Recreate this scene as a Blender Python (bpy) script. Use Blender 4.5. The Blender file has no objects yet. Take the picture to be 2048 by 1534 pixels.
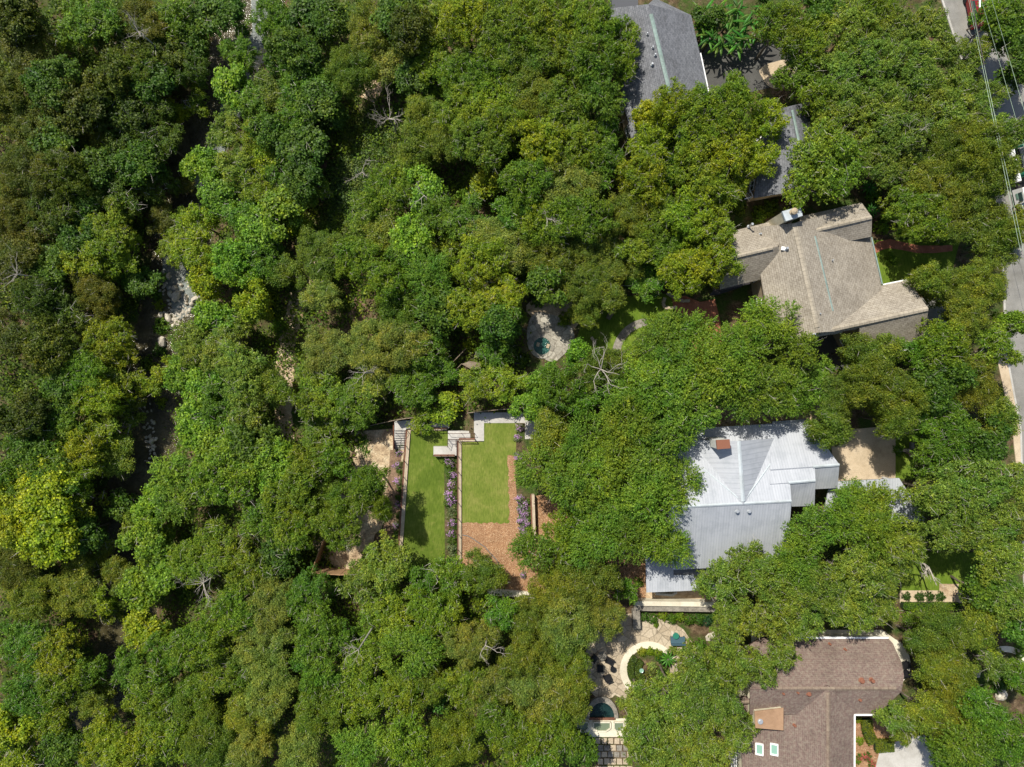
import bpy, math, random
import numpy as np
from mathutils import Vector
R_ = random.Random(7)
NP = np.random.default_rng(11)
scene = bpy.context.scene
# ------------------------------------------------------------------ camera, sky, sun
H = 82.0
F = 24.0 / 36.0 * 2048.0
cam_d = bpy.data.cameras.new('camera'); cam = bpy.data.objects.new('camera', cam_d)
scene.collection.objects.link(cam); scene.camera = cam
cam.location = (0, 0, H); cam.rotation_euler = (0, 0, 0)
cam_d.lens = 24.0; cam_d.sensor_width = 36.0; cam_d.clip_start = 1.0; cam_d.clip_end = 1000.0
SUN_EL = math.radians(54.0)
LX, LY = -0.59, 0.81                       # horizontal direction towards the sun
world = bpy.data.worlds.new('World'); scene.world = world; world.use_nodes = True
wn = world.node_tree.nodes; wl = world.node_tree.links
sky = wn.new('ShaderNodeTexSky'); sky.sky_type = 'NISHITA'; sky.sun_disc = False
sky.sun_elevation = SUN_EL; sky.sun_rotation = math.atan2(LX, LY)
sky.air_density = 1.0; sky.dust_density = 1.6
wn['Background'].inputs['Strength'].default_value = 0.10
wl.new(sky.outputs['Color'], wn['Background'].inputs['Color'])
sun_d = bpy.data.lights.new('sun', 'SUN'); sun = bpy.data.objects.new('sun', sun_d)
scene.collection.objects.link(sun)
sun_d.energy = 4.6; sun_d.angle = math.radians(0.53); sun_d.color = (1.0, 0.95, 0.85)
ld = Vector((LX * math.cos(SUN_EL), LY * math.cos(SUN_EL), math.sin(SUN_EL)))
sun.rotation_euler = ld.to_track_quat('Z', 'Y').to_euler()
sun.location = (-40, 50, 70)
scene.view_settings.view_transform = 'Standard'; scene.view_settings.look = 'None'
scene.view_settings.exposure = 0.4; scene.view_settings.gamma = 1.0
scene.cycles.max_bounces = 6; scene.cycles.diffuse_bounces = 3; scene.cycles.transparent_max_bounces = 4

C = scene.collection.objects
# ------------------------------------------------------------------ helpers
def at(px, py, z=0.0):
    k = (H - z) / F
    return Vector(((px - 1024) * k, (767 - py) * k, z))
def tag(o, label=None, cat=None, group=None, kind=None):
    if label: o['label'] = label
    if cat: o['category'] = cat
    if group: o['group'] = group
    if kind: o['kind'] = kind
    return o
def thing(name, loc, label, cat, group=None, rz=0.0):
    o = bpy.data.objects.new(name, None); C.link(o); o.location = loc; o.rotation_euler = (0, 0, rz)
    o.empty_display_size = 0.3
    return tag(o, label, cat, group)
class MB:
    def __init__(s): s.v = []; s.f = []; s.m = []; s.uv = []
    def face(s, pts, mi=0, uv=None):
        b = len(s.v); s.v += [tuple(p) for p in pts]; s.f.append(tuple(range(b, b + len(pts)))); s.m.append(mi)
        s.uv.append(uv or [(0, 0)] * len(pts))
    def box(s, cx, cy, cz, sx, sy, sz, rz=0.0, mi=0, taper=1.0):
        c, n = math.cos(rz), math.sin(rz); P = []
        for dz in (-1, 1):
            t = taper if dz > 0 else 1.0
            for dx, dy in ((-1, -1), (1, -1), (1, 1), (-1, 1)):
                x, y = dx * sx / 2 * t, dy * sy / 2 * t
                P.append((cx + x * c - y * n, cy + x * n + y * c, cz + dz * sz / 2))
        for q in ((3, 2, 1, 0), (4, 5, 6, 7), (0, 1, 5, 4), (1, 2, 6, 5), (2, 3, 7, 6), (3, 0, 4, 7)):
            s.face([P[i] for i in q], mi)
    def prism(s, pts, z0, z1, mi=0):
        a = sum(pts[i][0] * pts[(i + 1) % len(pts)][1] - pts[(i + 1) % len(pts)][0] * pts[i][1] for i in range(len(pts)))
        if a < 0: pts = pts[::-1]
        n = len(pts)
        s.face([(p[0], p[1], z1) for p in pts], mi); s.face([(p[0], p[1], z0) for p in pts[::-1]], mi)
        for i in range(n):
            p, q = pts[i], pts[(i + 1) % n]
            s.face([(p[0], p[1], z0), (q[0], q[1], z0), (q[0], q[1], z1), (p[0], p[1], z1)], mi)
    def tube(s, pts, rs, n=5, mi=0, cap=True):
        rings = []; u = None
        for i, p in enumerate(pts):
            p = Vector(p)
            d = (Vector(pts[min(i + 1, len(pts) - 1)]) - Vector(pts[max(i - 1, 0)])).normalized()
            if u is None: u = d.orthogonal().normalized()
            u = (u - d * u.dot(d))
            u = u.normalized() if u.length > 1e-5 else d.orthogonal().normalized()
            w = d.cross(u); r = rs[i] if not isinstance(rs, (int, float)) else rs
            rings.append([p + (u * math.cos(t) + w * math.sin(t)) * r for t in [2 * math.pi * k / n for k in range(n)]])
        b = len(s.v)
        for rg in rings: s.v += [tuple(q) for q in rg]
        for i in range(len(rings) - 1):
            for k in range(n):
                a = b + i * n + k; c = b + i * n + (k + 1) % n
                s.f.append((a, c, c + n, a + n)); s.m.append(mi); s.uv.append([(0, 0)] * 4)
        if cap:
            s.f.append(tuple(b + k for k in range(n))[::-1]); s.m.append(mi); s.uv.append([(0, 0)] * n)
            s.f.append(tuple(b + (len(rings) - 1) * n + k for k in range(n))); s.m.append(mi); s.uv.append([(0, 0)] * n)
    def cyl(s, x, y, z0, z1, r0, r1=None, n=14, mi=0):
        s.tube([(x, y, z0), (x, y, z1)], [r0, r0 if r1 is None else r1], n, mi)
    def lathe(s, x, y, prof, n=16, mi=0):
        b = len(s.v)
        for r, z in prof:
            for k in range(n):
                t = 2 * math.pi * k / n; s.v.append((x + r * math.cos(t), y + r * math.sin(t), z))
        for i in range(len(prof) - 1):
            for k in range(n):
                a = b + i * n + k; c = b + i * n + (k + 1) % n
                s.f.append((a, c, c + n, a + n)); s.m.append(mi); s.uv.append([(0, 0)] * 4)
        s.f.append(tuple(b + (len(prof) - 1) * n + k for k in range(n))); s.m.append(mi); s.uv.append([(0, 0)] * n)
    def build(s, name, mats, parent=None, origin=None, smooth=False):
        me = bpy.data.meshes.new(name)
        if origin is None and parent is None and s.v:
            xs = [v[0] for v in s.v]; ys = [v[1] for v in s.v]; zs = [v[2] for v in s.v]
            origin = ((min(xs) + max(xs)) / 2, (min(ys) + max(ys)) / 2, min(zs))
        ox, oy, oz = origin or (0, 0, 0)
        if parent is not None and origin is None:
            ox = oy = oz = 0.0; q = parent
            while q is not None: t = q.matrix_basis.translation; ox += t.x; oy += t.y; oz += t.z; q = q.parent
        me.from_pydata([(v[0] - ox, v[1] - oy, v[2] - oz) for v in s.v], [], s.f)
        if not isinstance(mats, (list, tuple)): mats = [mats]
        for m in mats: me.materials.append(m)
        me.polygons.foreach_set('material_index', s.m)
        if any(u[0] != (0, 0) or u[1] != (0, 0) for u in s.uv if len(u) > 1):
            l = me.uv_layers.new(name='UVMap'); flat = [c for f in s.uv for p in f for c in p]
            l.data.foreach_set('uv', flat)
        if smooth: me.polygons.foreach_set('use_smooth', [True] * len(me.polygons))
        me.update()
        o = bpy.data.objects.new(name, me); C.link(o)
        if parent is None: o.location = (ox, oy, oz)
        else: o.parent = parent
        return o
def copy_tree(o, parent=None):
    c = o.copy(); C.link(c)
    if parent is not None: c.parent = parent
    for ch in list(o.children): copy_tree(ch, c)
    return c
# ------------------------------------------------------------------ materials
def new_mat(name, col=(0.5, 0.5, 0.5), rough=0.8, metal=0.0, spec=0.3):
    m = bpy.data.materials.new(name); m.use_nodes = True
    b = m.node_tree.nodes['Principled BSDF']
    b.inputs['Base Color'].default_value = (*col, 1); b.inputs['Roughness'].default_value = rough
    b.inputs['Metallic'].default_value = metal; b.inputs['Specular IOR Level'].default_value = spec
    return m
class NT:
    def __init__(s, m): s.t = m.node_tree; s.b = s.t.nodes['Principled BSDF']
    def n(s, k, **a):
        x = s.t.nodes.new(k)
        for q, v in a.items():
            if q in x.inputs.keys(): x.inputs[q].default_value = v
            else: setattr(x, q, v)
        return x
    def l(s, a, b): s.t.links.new(a, b)
    def coord(s, kind='Object'):
        if kind == 'World': return s.n('ShaderNodeNewGeometry').outputs['Position']
        return s.n('ShaderNodeTexCoord').outputs[kind]
    def noise(s, vec, scale, detail=4, rough=0.55, dist=0.0):
        x = s.n('ShaderNodeTexNoise'); x.inputs['Scale'].default_value = scale; x.inputs['Detail'].default_value = detail
        x.inputs['Roughness'].default_value = rough; x.inputs['Distortion'].default_value = dist
        s.l(vec, x.inputs['Vector']); return x.outputs['Fac']
    def ramp(s, fac, stops):
        x = s.n('ShaderNodeValToRGB'); e = x.color_ramp.elements
        while len(e) < len(stops): e.new(0.5)
        for i, (p, c) in enumerate(stops): e[i].position = p; e[i].color = (*c, 1) if len(c) == 3 else c
        s.l(fac, x.inputs['Fac']); return x.outputs['Color']
    def mix(s, fac, a, b, blend='MIX'):
        x = s.n('ShaderNodeMix', data_type='RGBA', blend_type=blend)
        for sock, v in ((x.inputs[0], fac), (x.inputs[6], a), (x.inputs[7], b)):
            if hasattr(v, 'is_linked'): s.l(v, sock)
            elif isinstance(v, (int, float)): sock.default_value = v
            else: sock.default_value = (*v, 1)
        return x.outputs[2]
    def math(s, op, a, b=None):
        x = s.n('ShaderNodeMath', operation=op)
        for i, v in enumerate((a, b)):
            if v is None: continue
            if hasattr(v, 'is_linked'): s.l(v, x.inputs[i])
            else: x.inputs[i].default_value = v
        return x.outputs[0]
    def bump(s, h, strength=0.4, dist=0.05):
        x = s.n('ShaderNodeBump'); x.inputs['Strength'].default_value = strength; x.inputs['Distance'].default_value = dist
        s.l(h, x.inputs['Height']); s.l(x.outputs['Normal'], s.b.inputs['Normal'])
    def out(s, col): s.l(col, s.b.inputs['Base Color'])
def noisy(name, cols, scale=1.5, rough=0.85, fine=12.0, amt=0.35, bump=0.3, spec=0.25):
    m = new_mat(name, cols[0], rough, spec=spec); t = NT(m); p = t.coord('World')
    n1 = t.noise(p, scale, 5, 0.6); n2 = t.noise(p, fine, 3, 0.7)
    st = [(0.3 + 0.4 * i / max(1, len(cols) - 1), c) for i, c in enumerate(cols)]
    c = t.ramp(n1, st)
    g = t.ramp(n2, [(0.3, (1 - amt,) * 3), (0.7, (1 + amt * 0.6,) * 3)])
    c = t.mix(1.0, c, g, 'MULTIPLY')
    st = t.ramp(t.noise(p, 0.28, 6, 0.7), [(0.36, (0.80, 0.79, 0.77)), (0.52, (1, 1, 1))]); c = t.mix(1.0, c, st, 'MULTIPLY'); t.out(c)
    if bump: t.bump(n2, bump, 0.04)
    return m
M = {}
M['earth'] = None
M['concrete'] = noisy('concrete', [(0.42, 0.40, 0.36), (0.50, 0.48, 0.44)], 0.8, fine=9, amt=0.12, bump=0.1)
M['cream'] = noisy('cream_render', [(0.62, 0.57, 0.44), (0.70, 0.65, 0.52)], 0.9, fine=8, amt=0.12, bump=0.1)
M['tanstone'] = noisy('tan_cap', [(0.40, 0.32, 0.22), (0.52, 0.43, 0.31)], 1.6, fine=7, amt=0.2, bump=0.2)
M['greystone'] = noisy('grey_cap', [(0.16, 0.145, 0.12), (0.33, 0.30, 0.25)], 2.5, fine=10, amt=0.3)
M['rust'] = noisy('rust_steel', [(0.13, 0.055, 0.035), (0.22, 0.10, 0.06)], 2.0, fine=14, amt=0.2)
M['mulch'] = None
M['asphalt'] = noisy('asphalt', [(0.075, 0.073, 0.068), (0.10, 0.098, 0.09)], 0.5, fine=12, amt=0.2)
M['street'] = noisy('street', [(0.20, 0.195, 0.18), (0.27, 0.26, 0.235)], 0.5, fine=10, amt=0.15)
M['sand'] = noisy('sand', [(0.30, 0.20, 0.12), (0.48, 0.36, 0.23), (0.55, 0.45, 0.31)], 1.2, fine=7, amt=0.4)
M['gravel'] = noisy('tan_gravel', [(0.46, 0.36, 0.24), (0.58, 0.47, 0.33)], 0.7, fine=11, amt=0.2)
M['brickpath'] = noisy('red_brick', [(0.30, 0.105, 0.06), (0.42, 0.17, 0.10)], 1.2, fine=9, amt=0.3)
M['white'] = new_mat('white_paint', (0.78, 0.78, 0.76), 0.5)
M['steel'] = new_mat('dark_steel', (0.035, 0.03, 0.03), 0.5, 0.4)
M['wirerail'] = new_mat('rail', (0.10, 0.05, 0.035), 0.6, 0.3)
M['wood'] = noisy('cedar_wood', [(0.30, 0.175, 0.09), (0.42, 0.27, 0.15)], 2.0, fine=12, amt=0.25)
M['oldwood'] = noisy('weathered_wood', [(0.16, 0.12, 0.08), (0.26, 0.21, 0.15)], 2.0, fine=12, amt=0.3)
M['bark'] = noisy('bark', [(0.10, 0.08, 0.06), (0.20, 0.17, 0.13)], 3.0, fine=12, amt=0.3)
M['palebark'] = noisy('pale_bark', [(0.28, 0.25, 0.20), (0.45, 0.41, 0.35)], 3.0, fine=12, amt=0.2)
M['twig'] = noisy('twig', [(0.42, 0.38, 0.32), (0.62, 0.58, 0.50)], 3.0, fine=10, amt=0.2, bump=0)
M['rock'] = noisy('limestone', [(0.40, 0.35, 0.27), (0.58, 0.53, 0.44)], 1.5, fine=8, amt=0.25)
M['black'] = new_mat('black', (0.012, 0.012, 0.014), 0.45)
M['glass'] = new_mat('glass', (0.05, 0.09, 0.08), 0.08, 0.0, 0.6)
M['skyglass'] = new_mat('skylight_glass', (0.22, 0.38, 0.30), 0.2, 0.0, 0.6)
M['terracotta'] = new_mat('terracotta', (0.21, 0.085, 0.05), 0.8)
M['galv'] = new_mat('galvanised', (0.55, 0.57, 0.58), 0.4, 0.6)
M['tealcanvas'] = new_mat('teal_canvas', (0.02, 0.16, 0.11), 0.7)
M['bluecanvas'] = new_mat('blue_grey_canvas', (0.05, 0.10, 0.13), 0.8)
M['yellow'] = new_mat('orange_yellow', (0.65, 0.33, 0.03), 0.5)
M['red'] = new_mat('red_paint', (0.20, 0.012, 0.012), 0.3, spec=0.6)
M['rubber'] = new_mat('rubber', (0.02, 0.02, 0.02), 0.8)
M['wire'] = new_mat('wire', (0.26, 0.34, 0.26), 0.5, 0.3)

def mulch():
    m = new_mat('mulch', rough=0.95); t = NT(m); p = t.coord('World')
    v = t.n('ShaderNodeTexVoronoi'); v.inputs['Scale'].default_value = 16.0; t.l(p, v.inputs['Vector'])
    bw = t.n('ShaderNodeSeparateColor'); t.l(v.outputs['Color'], bw.inputs['Color'])
    c = t.ramp(bw.outputs[0], [(0.0, (0.20, 0.10, 0.05)), (0.5, (0.32, 0.175, 0.09)), (0.85, (0.40, 0.235, 0.125)), (1.0, (0.55, 0.40, 0.25))])
    n = t.noise(p, 0.6, 4); c = t.mix(1.0, c, t.ramp(n, [(0.3, (0.8, 0.8, 0.8)), (0.7, (1.1, 1.1, 1.1))]), 'MULTIPLY')
    t.out(c); t.bump(bw.outputs[0], 0.5, 0.05); return m
M['mulch'] = mulch()
def lawn(name, a, b, c3):
    m = new_mat(name, rough=0.95, spec=0.1); t = NT(m); p = t.coord('World')
    n1 = t.noise(p, 0.45, 6, 0.65); c = t.ramp(n1, [(0.32, a), (0.5, b), (0.68, c3)])
    # fine blades stretched along the mowing direction
    mp = t.n('ShaderNodeMapping'); mp.inputs['Scale'].default_value = (4.5, 0.9, 1.0); t.l(p, mp.inputs['Vector'])
    n2 = t.noise(mp.outputs[0], 1.6, 4, 0.7)
    c = t.mix(1.0, c, t.ramp(n2, [(0.3, (0.66, 0.72, 0.6)), (0.7, (1.32, 1.26, 1.3))]), 'MULTIPLY')
    n4 = t.noise(p, 1.1, 5, 0.75); c = t.mix(t.ramp(n4, [(0.56, (0, 0, 0)), (0.72, (.55, .55, .55))]), c, (0.22, 0.21, 0.06))
    n3 = t.noise(p, 5.0, 2, 0.5)
    c = t.mix(t.ramp(n3, [(0.68, (0, 0, 0)), (0.78, (0.35, 0.35, 0.35))]), c, (0.32, 0.33, 0.13))
    t.out(c); t.bump(n2, 0.5, 0.05); return m
M['lawn1'] = lawn('lawn_green', (0.070, 0.110, 0.014), (0.092, 0.135, 0.018), (0.135, 0.17, 0.032))
M['lawn2'] = lawn('lawn_dry', (0.105, 0.145, 0.022), (0.135, 0.17, 0.03), (0.19, 0.20, 0.05))
M['lawn3'] = lawn('lawn_fresh', (0.08, 0.135, 0.014), (0.105, 0.165, 0.018), (0.15, 0.20, 0.03))  # richer green grass of the lawns near the houses
def earth():
    m = new_mat('earth', rough=0.95, spec=0.1); t = NT(m); p = t.coord('World')
    n1 = t.noise(p, 0.35, 6, 0.65); n2 = t.noise(p, 6.0, 4, 0.75); n3 = t.noise(p, 1.3, 4, 0.6)
    c = t.ramp(n3, [(0.25, (0.055, 0.036, 0.022)), (0.5, (0.105, 0.073, 0.045)), (0.75, (0.22, 0.165, 0.105))])
    c = t.mix(t.ramp(n1, [(0.42, (0, 0, 0)), (0.58, (1, 1, 1))]), c, (0.05, 0.085, 0.018))
    c = t.mix(1.0, c, t.ramp(n2, [(0.3, (0.5, 0.5, 0.5)), (0.75, (1.5, 1.45, 1.35))]), 'MULTIPLY')
    t.out(c); t.bump(n2, 0.7, 0.12); return m
M['earth'] = earth()
def water(name, col, rough):
    m = new_mat(name, col, rough, spec=0.3); t = NT(m); p = t.coord('World')
    n = t.noise(p, 3.2, 4, 0.7, 0.4); n2 = t.noise(p, 0.5, 3, 0.6)
    t.out(t.mix(t.ramp(n2, [(0.35, (0, 0, 0)), (0.65, (1, 1, 1))]), col, tuple(min(1, q * 2.4 + 0.01) for q in col)))
    t.bump(n, 0.7 if rough < .2 else 0.9, 0.18); return m
M['water'] = water('creek_water', (0.032, 0.027, 0.011), 0.12)
M['shallow'] = water('shallow_water', (0.085, 0.095, 0.085), 0.3)
M['pool'] = water('pool_water', (0.004, 0.016, 0.015), 0.06)
M['pond'] = water('pond_water', (0.010, 0.045, 0.036), 0.08)
def shingle(name, c1, c2, c3, mortar, rw=0.42, rh=0.24, speck=0.5):
    m = new_mat(name, rough=0.9, spec=0.2); t = NT(m); uv = t.n('ShaderNodeUVMap').outputs[0]
    b = t.n('ShaderNodeTexBrick', offset=0.5); t.l(uv, b.inputs['Vector'])
    for k, v in (('Scale', 1.0), ('Brick Width', rw), ('Row Height', rh), ('Mortar Size', 0.018), ('Mortar Smooth', 0.3)): b.inputs[k].default_value = v
    b.inputs['Color1'].default_value = (*c1, 1); b.inputs['Color2'].default_value = (*c2, 1); b.inputs['Mortar'].default_value = (*mortar, 1)
    n1 = t.noise(uv, 0.35, 6, 0.7); n2 = t.noise(uv, 3.0, 3, 0.7)
    c = t.mix(t.ramp(n2, [(0.45, (0, 0, 0)), (0.65, (speck,) * 3)]), b.outputs['Color'], c3)
    c = t.mix(1.0, c, t.ramp(n1, [(0.3, (0.78, 0.77, 0.76)), (0.5, (1, 1, 1)), (0.7, (1.12, 1.12, 1.1))]), 'MULTIPLY')
    t.out(c); t.bump(b.outputs['Fac'], -0.25, 0.02); return m
M['tanroof'] = shingle('tan_shingle', (0.32, 0.285, 0.23), (0.24, 0.21, 0.165), (0.36, 0.325, 0.27), (0.12, 0.095, 0.07))
M['greyroof'] = shingle('grey_shingle', (0.185, 0.19, 0.205), (0.125, 0.13, 0.14), (0.23, 0.235, 0.25), (0.07, 0.072, 0.08))
M['brownroof'] = shingle('brown_shingle', (0.185, 0.132, 0.110), (0.150, 0.110, 0.094), (0.23, 0.195, 0.15), (0.10, 0.06, 0.05), 0.5, 0.2, 0.75)
M['tancap'] = noisy('tan_ridge', [(0.30, 0.26, 0.20), (0.40, 0.35, 0.27)], 1.5, fine=5, amt=0.2)
M['browncap'] = noisy('brown_ridge', [(0.19, 0.135, 0.105), (0.25, 0.20, 0.145)], 1.5, fine=5, amt=0.2)
M['greencap'] = noisy('copper_green_strip', [(0.19, 0.26, 0.235), (0.26, 0.33, 0.30)], 1.5, fine=6, amt=0.15)
def metalroof(name, col, step):
    m = new_mat(name, rough=0.6, metal=0.0, spec=0.4); t = NT(m); uv = t.n('ShaderNodeUVMap').outputs[0]
    sp = t.n('ShaderNodeSeparateXYZ'); t.l(uv, sp.inputs[0])
    fr = t.math('FRACT', t.math('DIVIDE', sp.outputs[0], step))
    tri = t.math('ABSOLUTE', t.math('SUBTRACT', fr, 0.5))
    seam = t.ramp(tri, [(0.0, (1, 1, 1)), (0.38, (1, 1, 1)), (0.47, (0.82, 0.83, 0.845))])
    mp = t.n('ShaderNodeMapping'); mp.inputs['Scale'].default_value = (2.2, 0.16, 1); t.l(uv, mp.inputs['Vector'])
    n1 = t.noise(mp.outputs[0], 1.0, 5, 0.65); n2 = t.noise(uv, 0.5, 5, 0.7)
    c = t.mix(1.0, col, seam, 'MULTIPLY')
    c = t.mix(1.0, c, t.ramp(n1, [(0.3, (0.86, 0.87, 0.88)), (0.7, (1.06, 1.06, 1.06))]), 'MULTIPLY')
    c = t.mix(1.0, c, t.ramp(n2, [(0.36, (0.86, 0.87, 0.875)), (0.52, (1.0, 1.0, 1.0))]), 'MULTIPLY')
    t.out(c); t.bump(tri, 0.25, 0.04); return m
M['metalroof'] = metalroof('pale_metal_roof', (0.40, 0.415, 0.44), 0.30)
M['metaldormer'] = metalroof('seamed_metal_roof', (0.40, 0.415, 0.44), 0.55)
M['darkmetal'] = metalroof('dark_metal_roof', (0.15, 0.155, 0.165), 0.30)
M['metalcap'] = noisy('metal_cap', [(0.40, 0.44, 0.46), (0.46, 0.50, 0.52)], 1.0, fine=4, amt=0.05)
def wallmat(name, a, b): return noisy(name, [a, b], 1.0, fine=6, amt=0.1)
M['tanwall'] = wallmat('tan_wall', (0.36, 0.28, 0.18), (0.44, 0.35, 0.24))
M['creamwall'] = wallmat('cream_wall', (0.58, 0.53, 0.38), (0.66, 0.61, 0.46))
M['whitewall'] = wallmat('white_wall', (0.62, 0.62, 0.58), (0.72, 0.72, 0.68))
M['flagstone'] = None
def flag(name, a, b, joint, scale):
    m = new_mat(name, rough=0.85); t = NT(m); p = t.coord('World')
    v = t.n('ShaderNodeTexVoronoi', feature='DISTANCE_TO_EDGE'); v.inputs['Scale'].default_value = scale; t.l(p, v.inputs['Vector'])
    v2 = t.n('ShaderNodeTexVoronoi'); v2.inputs['Scale'].default_value = scale; t.l(p, v2.inputs['Vector'])
    s = t.n('ShaderNodeSeparateColor'); t.l(v2.outputs['Color'], s.inputs[0])
    c = t.mix(s.outputs[0], a, b); n = t.noise(p, 5, 4, 0.6)
    c = t.mix(1.0, c, t.ramp(n, [(0.3, (0.75, 0.75, 0.75)), (0.7, (1.15, 1.15, 1.15))]), 'MULTIPLY')
    c = t.mix(t.ramp(v.outputs['Distance'], [(0.01, (.8, .8, .8)), (0.05, (0, 0, 0))]), c, joint)
    t.out(c); return m
M['flagstone'] = flag('flagstone', (0.36, 0.29, 0.20), (0.50, 0.42, 0.31), (0.16, 0.13, 0.09), 1.1)
M['palestone'] = flag('pale_flagstone', (0.24, 0.22, 0.18), (0.42, 0.39, 0.32), (0.15, 0.13, 0.10), 1.5)
# leaves take their colour from the object they belong to
def leafmat(name, hue_shift=0.0):
    m = bpy.data.materials.new(name); m.use_nodes = True; t = NT(m); nt = m.node_tree
    oi = t.n('ShaderNodeObjectInfo'); g = t.n('ShaderNodeNewGeometry')
    rnd = g.outputs['Random Per Island']
    v = t.ramp(rnd, [(0.0, (0.50, 0.56, 0.5)), (0.5, (0.95, 1.0, 0.9)), (0.85, (1.4, 1.32, 1.1)), (0.96, (1.9, 1.75, 1.6)), (1.0, (2.3, 2.1, 2.6))])
    c = t.mix(1.0, oi.outputs['Color'], v, 'MULTIPLY')
    n = t.noise(g.outputs['Position'], 0.9, 4, 0.7)
    c = t.mix(1.0, c, t.ramp(n, [(0.3, (0.62, 0.84, 0.9)), (0.5, (1, 1, 1)), (0.7, (1.38, 1.16, 0.9))]), 'MULTIPLY')
    n = t.noise(g.outputs['Position'], 0.16, 3, 0.6)
    c = t.mix(1.0, c, t.ramp(n, [(0.35, (0.78, 0.92, 1.0)), (0.65, (1.22, 1.06, 0.95))]), 'MULTIPLY')
    t.out(c); t.b.inputs['Roughness'].default_value = 0.55; t.b.inputs['Specular IOR Level'].default_value = 0.35
    tr = t.n('ShaderNodeBsdfTranslucent'); c2 = t.mix(1.0, c, (1.25, 1.3, 0.45), 'MULTIPLY'); t.l(c2, tr.inputs['Color'])
    mx = t.n('ShaderNodeMixShader'); mx.inputs[0].default_value = 0.42
    t.l(t.b.outputs[0], mx.inputs[1]); t.l(tr.outputs[0], mx.inputs[2])
    t.l(mx.outputs[0], nt.nodes['Material Output'].inputs['Surface']); return m
M['leaf'] = leafmat('leaves')
M['purple'] = noisy('purple_flower', [(0.40, 0.20, 0.42), (0.58, 0.36, 0.60)], 6, fine=14, amt=0.3, bump=0)
M['redflower'] = noisy('red_flower', [(0.42, 0.05, 0.06), (0.55, 0.14, 0.12)], 6, fine=14, amt=0.3, bump=0)
# ------------------------------------------------------------------ terrain and the ground
CR = [(-400, 640), (0, 515), (100, 482), (200, 430), (300, 398), (400, 380), (500, 360), (600, 345), (700, 318), (800, 300), (900, 292),
      (1000, 272), (1100, 262), (1200, 255), (1300, 246), (1400, 200), (1500, 160), (1900, 60)]
CRW = [at(p, v, -9.0) for v, p in CR]
CY = np.array([c.y for c in CRW][::-1]); CXW = np.array([c.x for c in CRW][::-1])
def creek_x(y): return np.interp(y, CY, CXW)
def ground(x, y):
    x = np.asarray(x, float); y = np.asarray(y, float)
    cx = creek_x(y); d = x - cx
    left = -9.0 + np.clip(-d - 4.2, 0, 40) * 0.20
    t = np.clip((x - (cx + 4.0)) / np.maximum(1.0, (-14.0 - (cx + 4.0))), 0, 1)
    right = -9.0 + 6.0 * t ** 0.85
    right = np.where(x > -14, np.interp(x, [-14, -7.0, -6.0, -5.0], [-3.0, -1.9, -1.75, -0.02]), right)
    z = np.where(d < 0, left, right)
    bed = np.abs(d) < 4.2
    z = np.where(bed, -9.0 - 0.35 * (1 - (d / 4.2) ** 2), z)
    w = np.clip((-15 - x) / 5, 0, 1)
    z = z + w * (0.28 * np.sin(x * 0.55 + 1.3 * np.sin(y * 0.31)) + 0.22 * np.sin(y * 0.7 + x * 0.21)) * np.where(bed, 0.25, 1)
    return z
def gz(x, y): return float(ground(x, y))
def on(px, py, z0=None):
    """point of the terrain seen at pixel px, py"""
    z = -2.0 if px < 905 else 0.0
    for _ in range(8):
        p = at(px, py, z); z = gz(p.x, p.y)
    return Vector((p.x, p.y, z))
nx, ny = 300, 260
xs = np.linspace(-150, 150, nx + 1); ys = np.linspace(-130, 130, ny + 1)
X, Y = np.meshgrid(xs, ys); Z = ground(X, Y)
me = bpy.data.meshes.new('ground'); vv = np.stack([X.ravel(), Y.ravel(), Z.ravel()], 1)
idx = np.arange((nx + 1) * (ny + 1)).reshape(ny + 1, nx + 1)
ff = np.stack([idx[:-1, :-1].ravel(), idx[:-1, 1:].ravel(), idx[1:, 1:].ravel(), idx[1:, :-1].ravel()], 1)
me.from_pydata(vv.tolist(), [], ff.tolist()); me.materials.append(M['earth'])
me.polygons.foreach_set('use_smooth', [True] * len(me.polygons)); me.update()
go = bpy.data.objects.new('ground', me); C.link(go); go['kind'] = 'structure'

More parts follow.
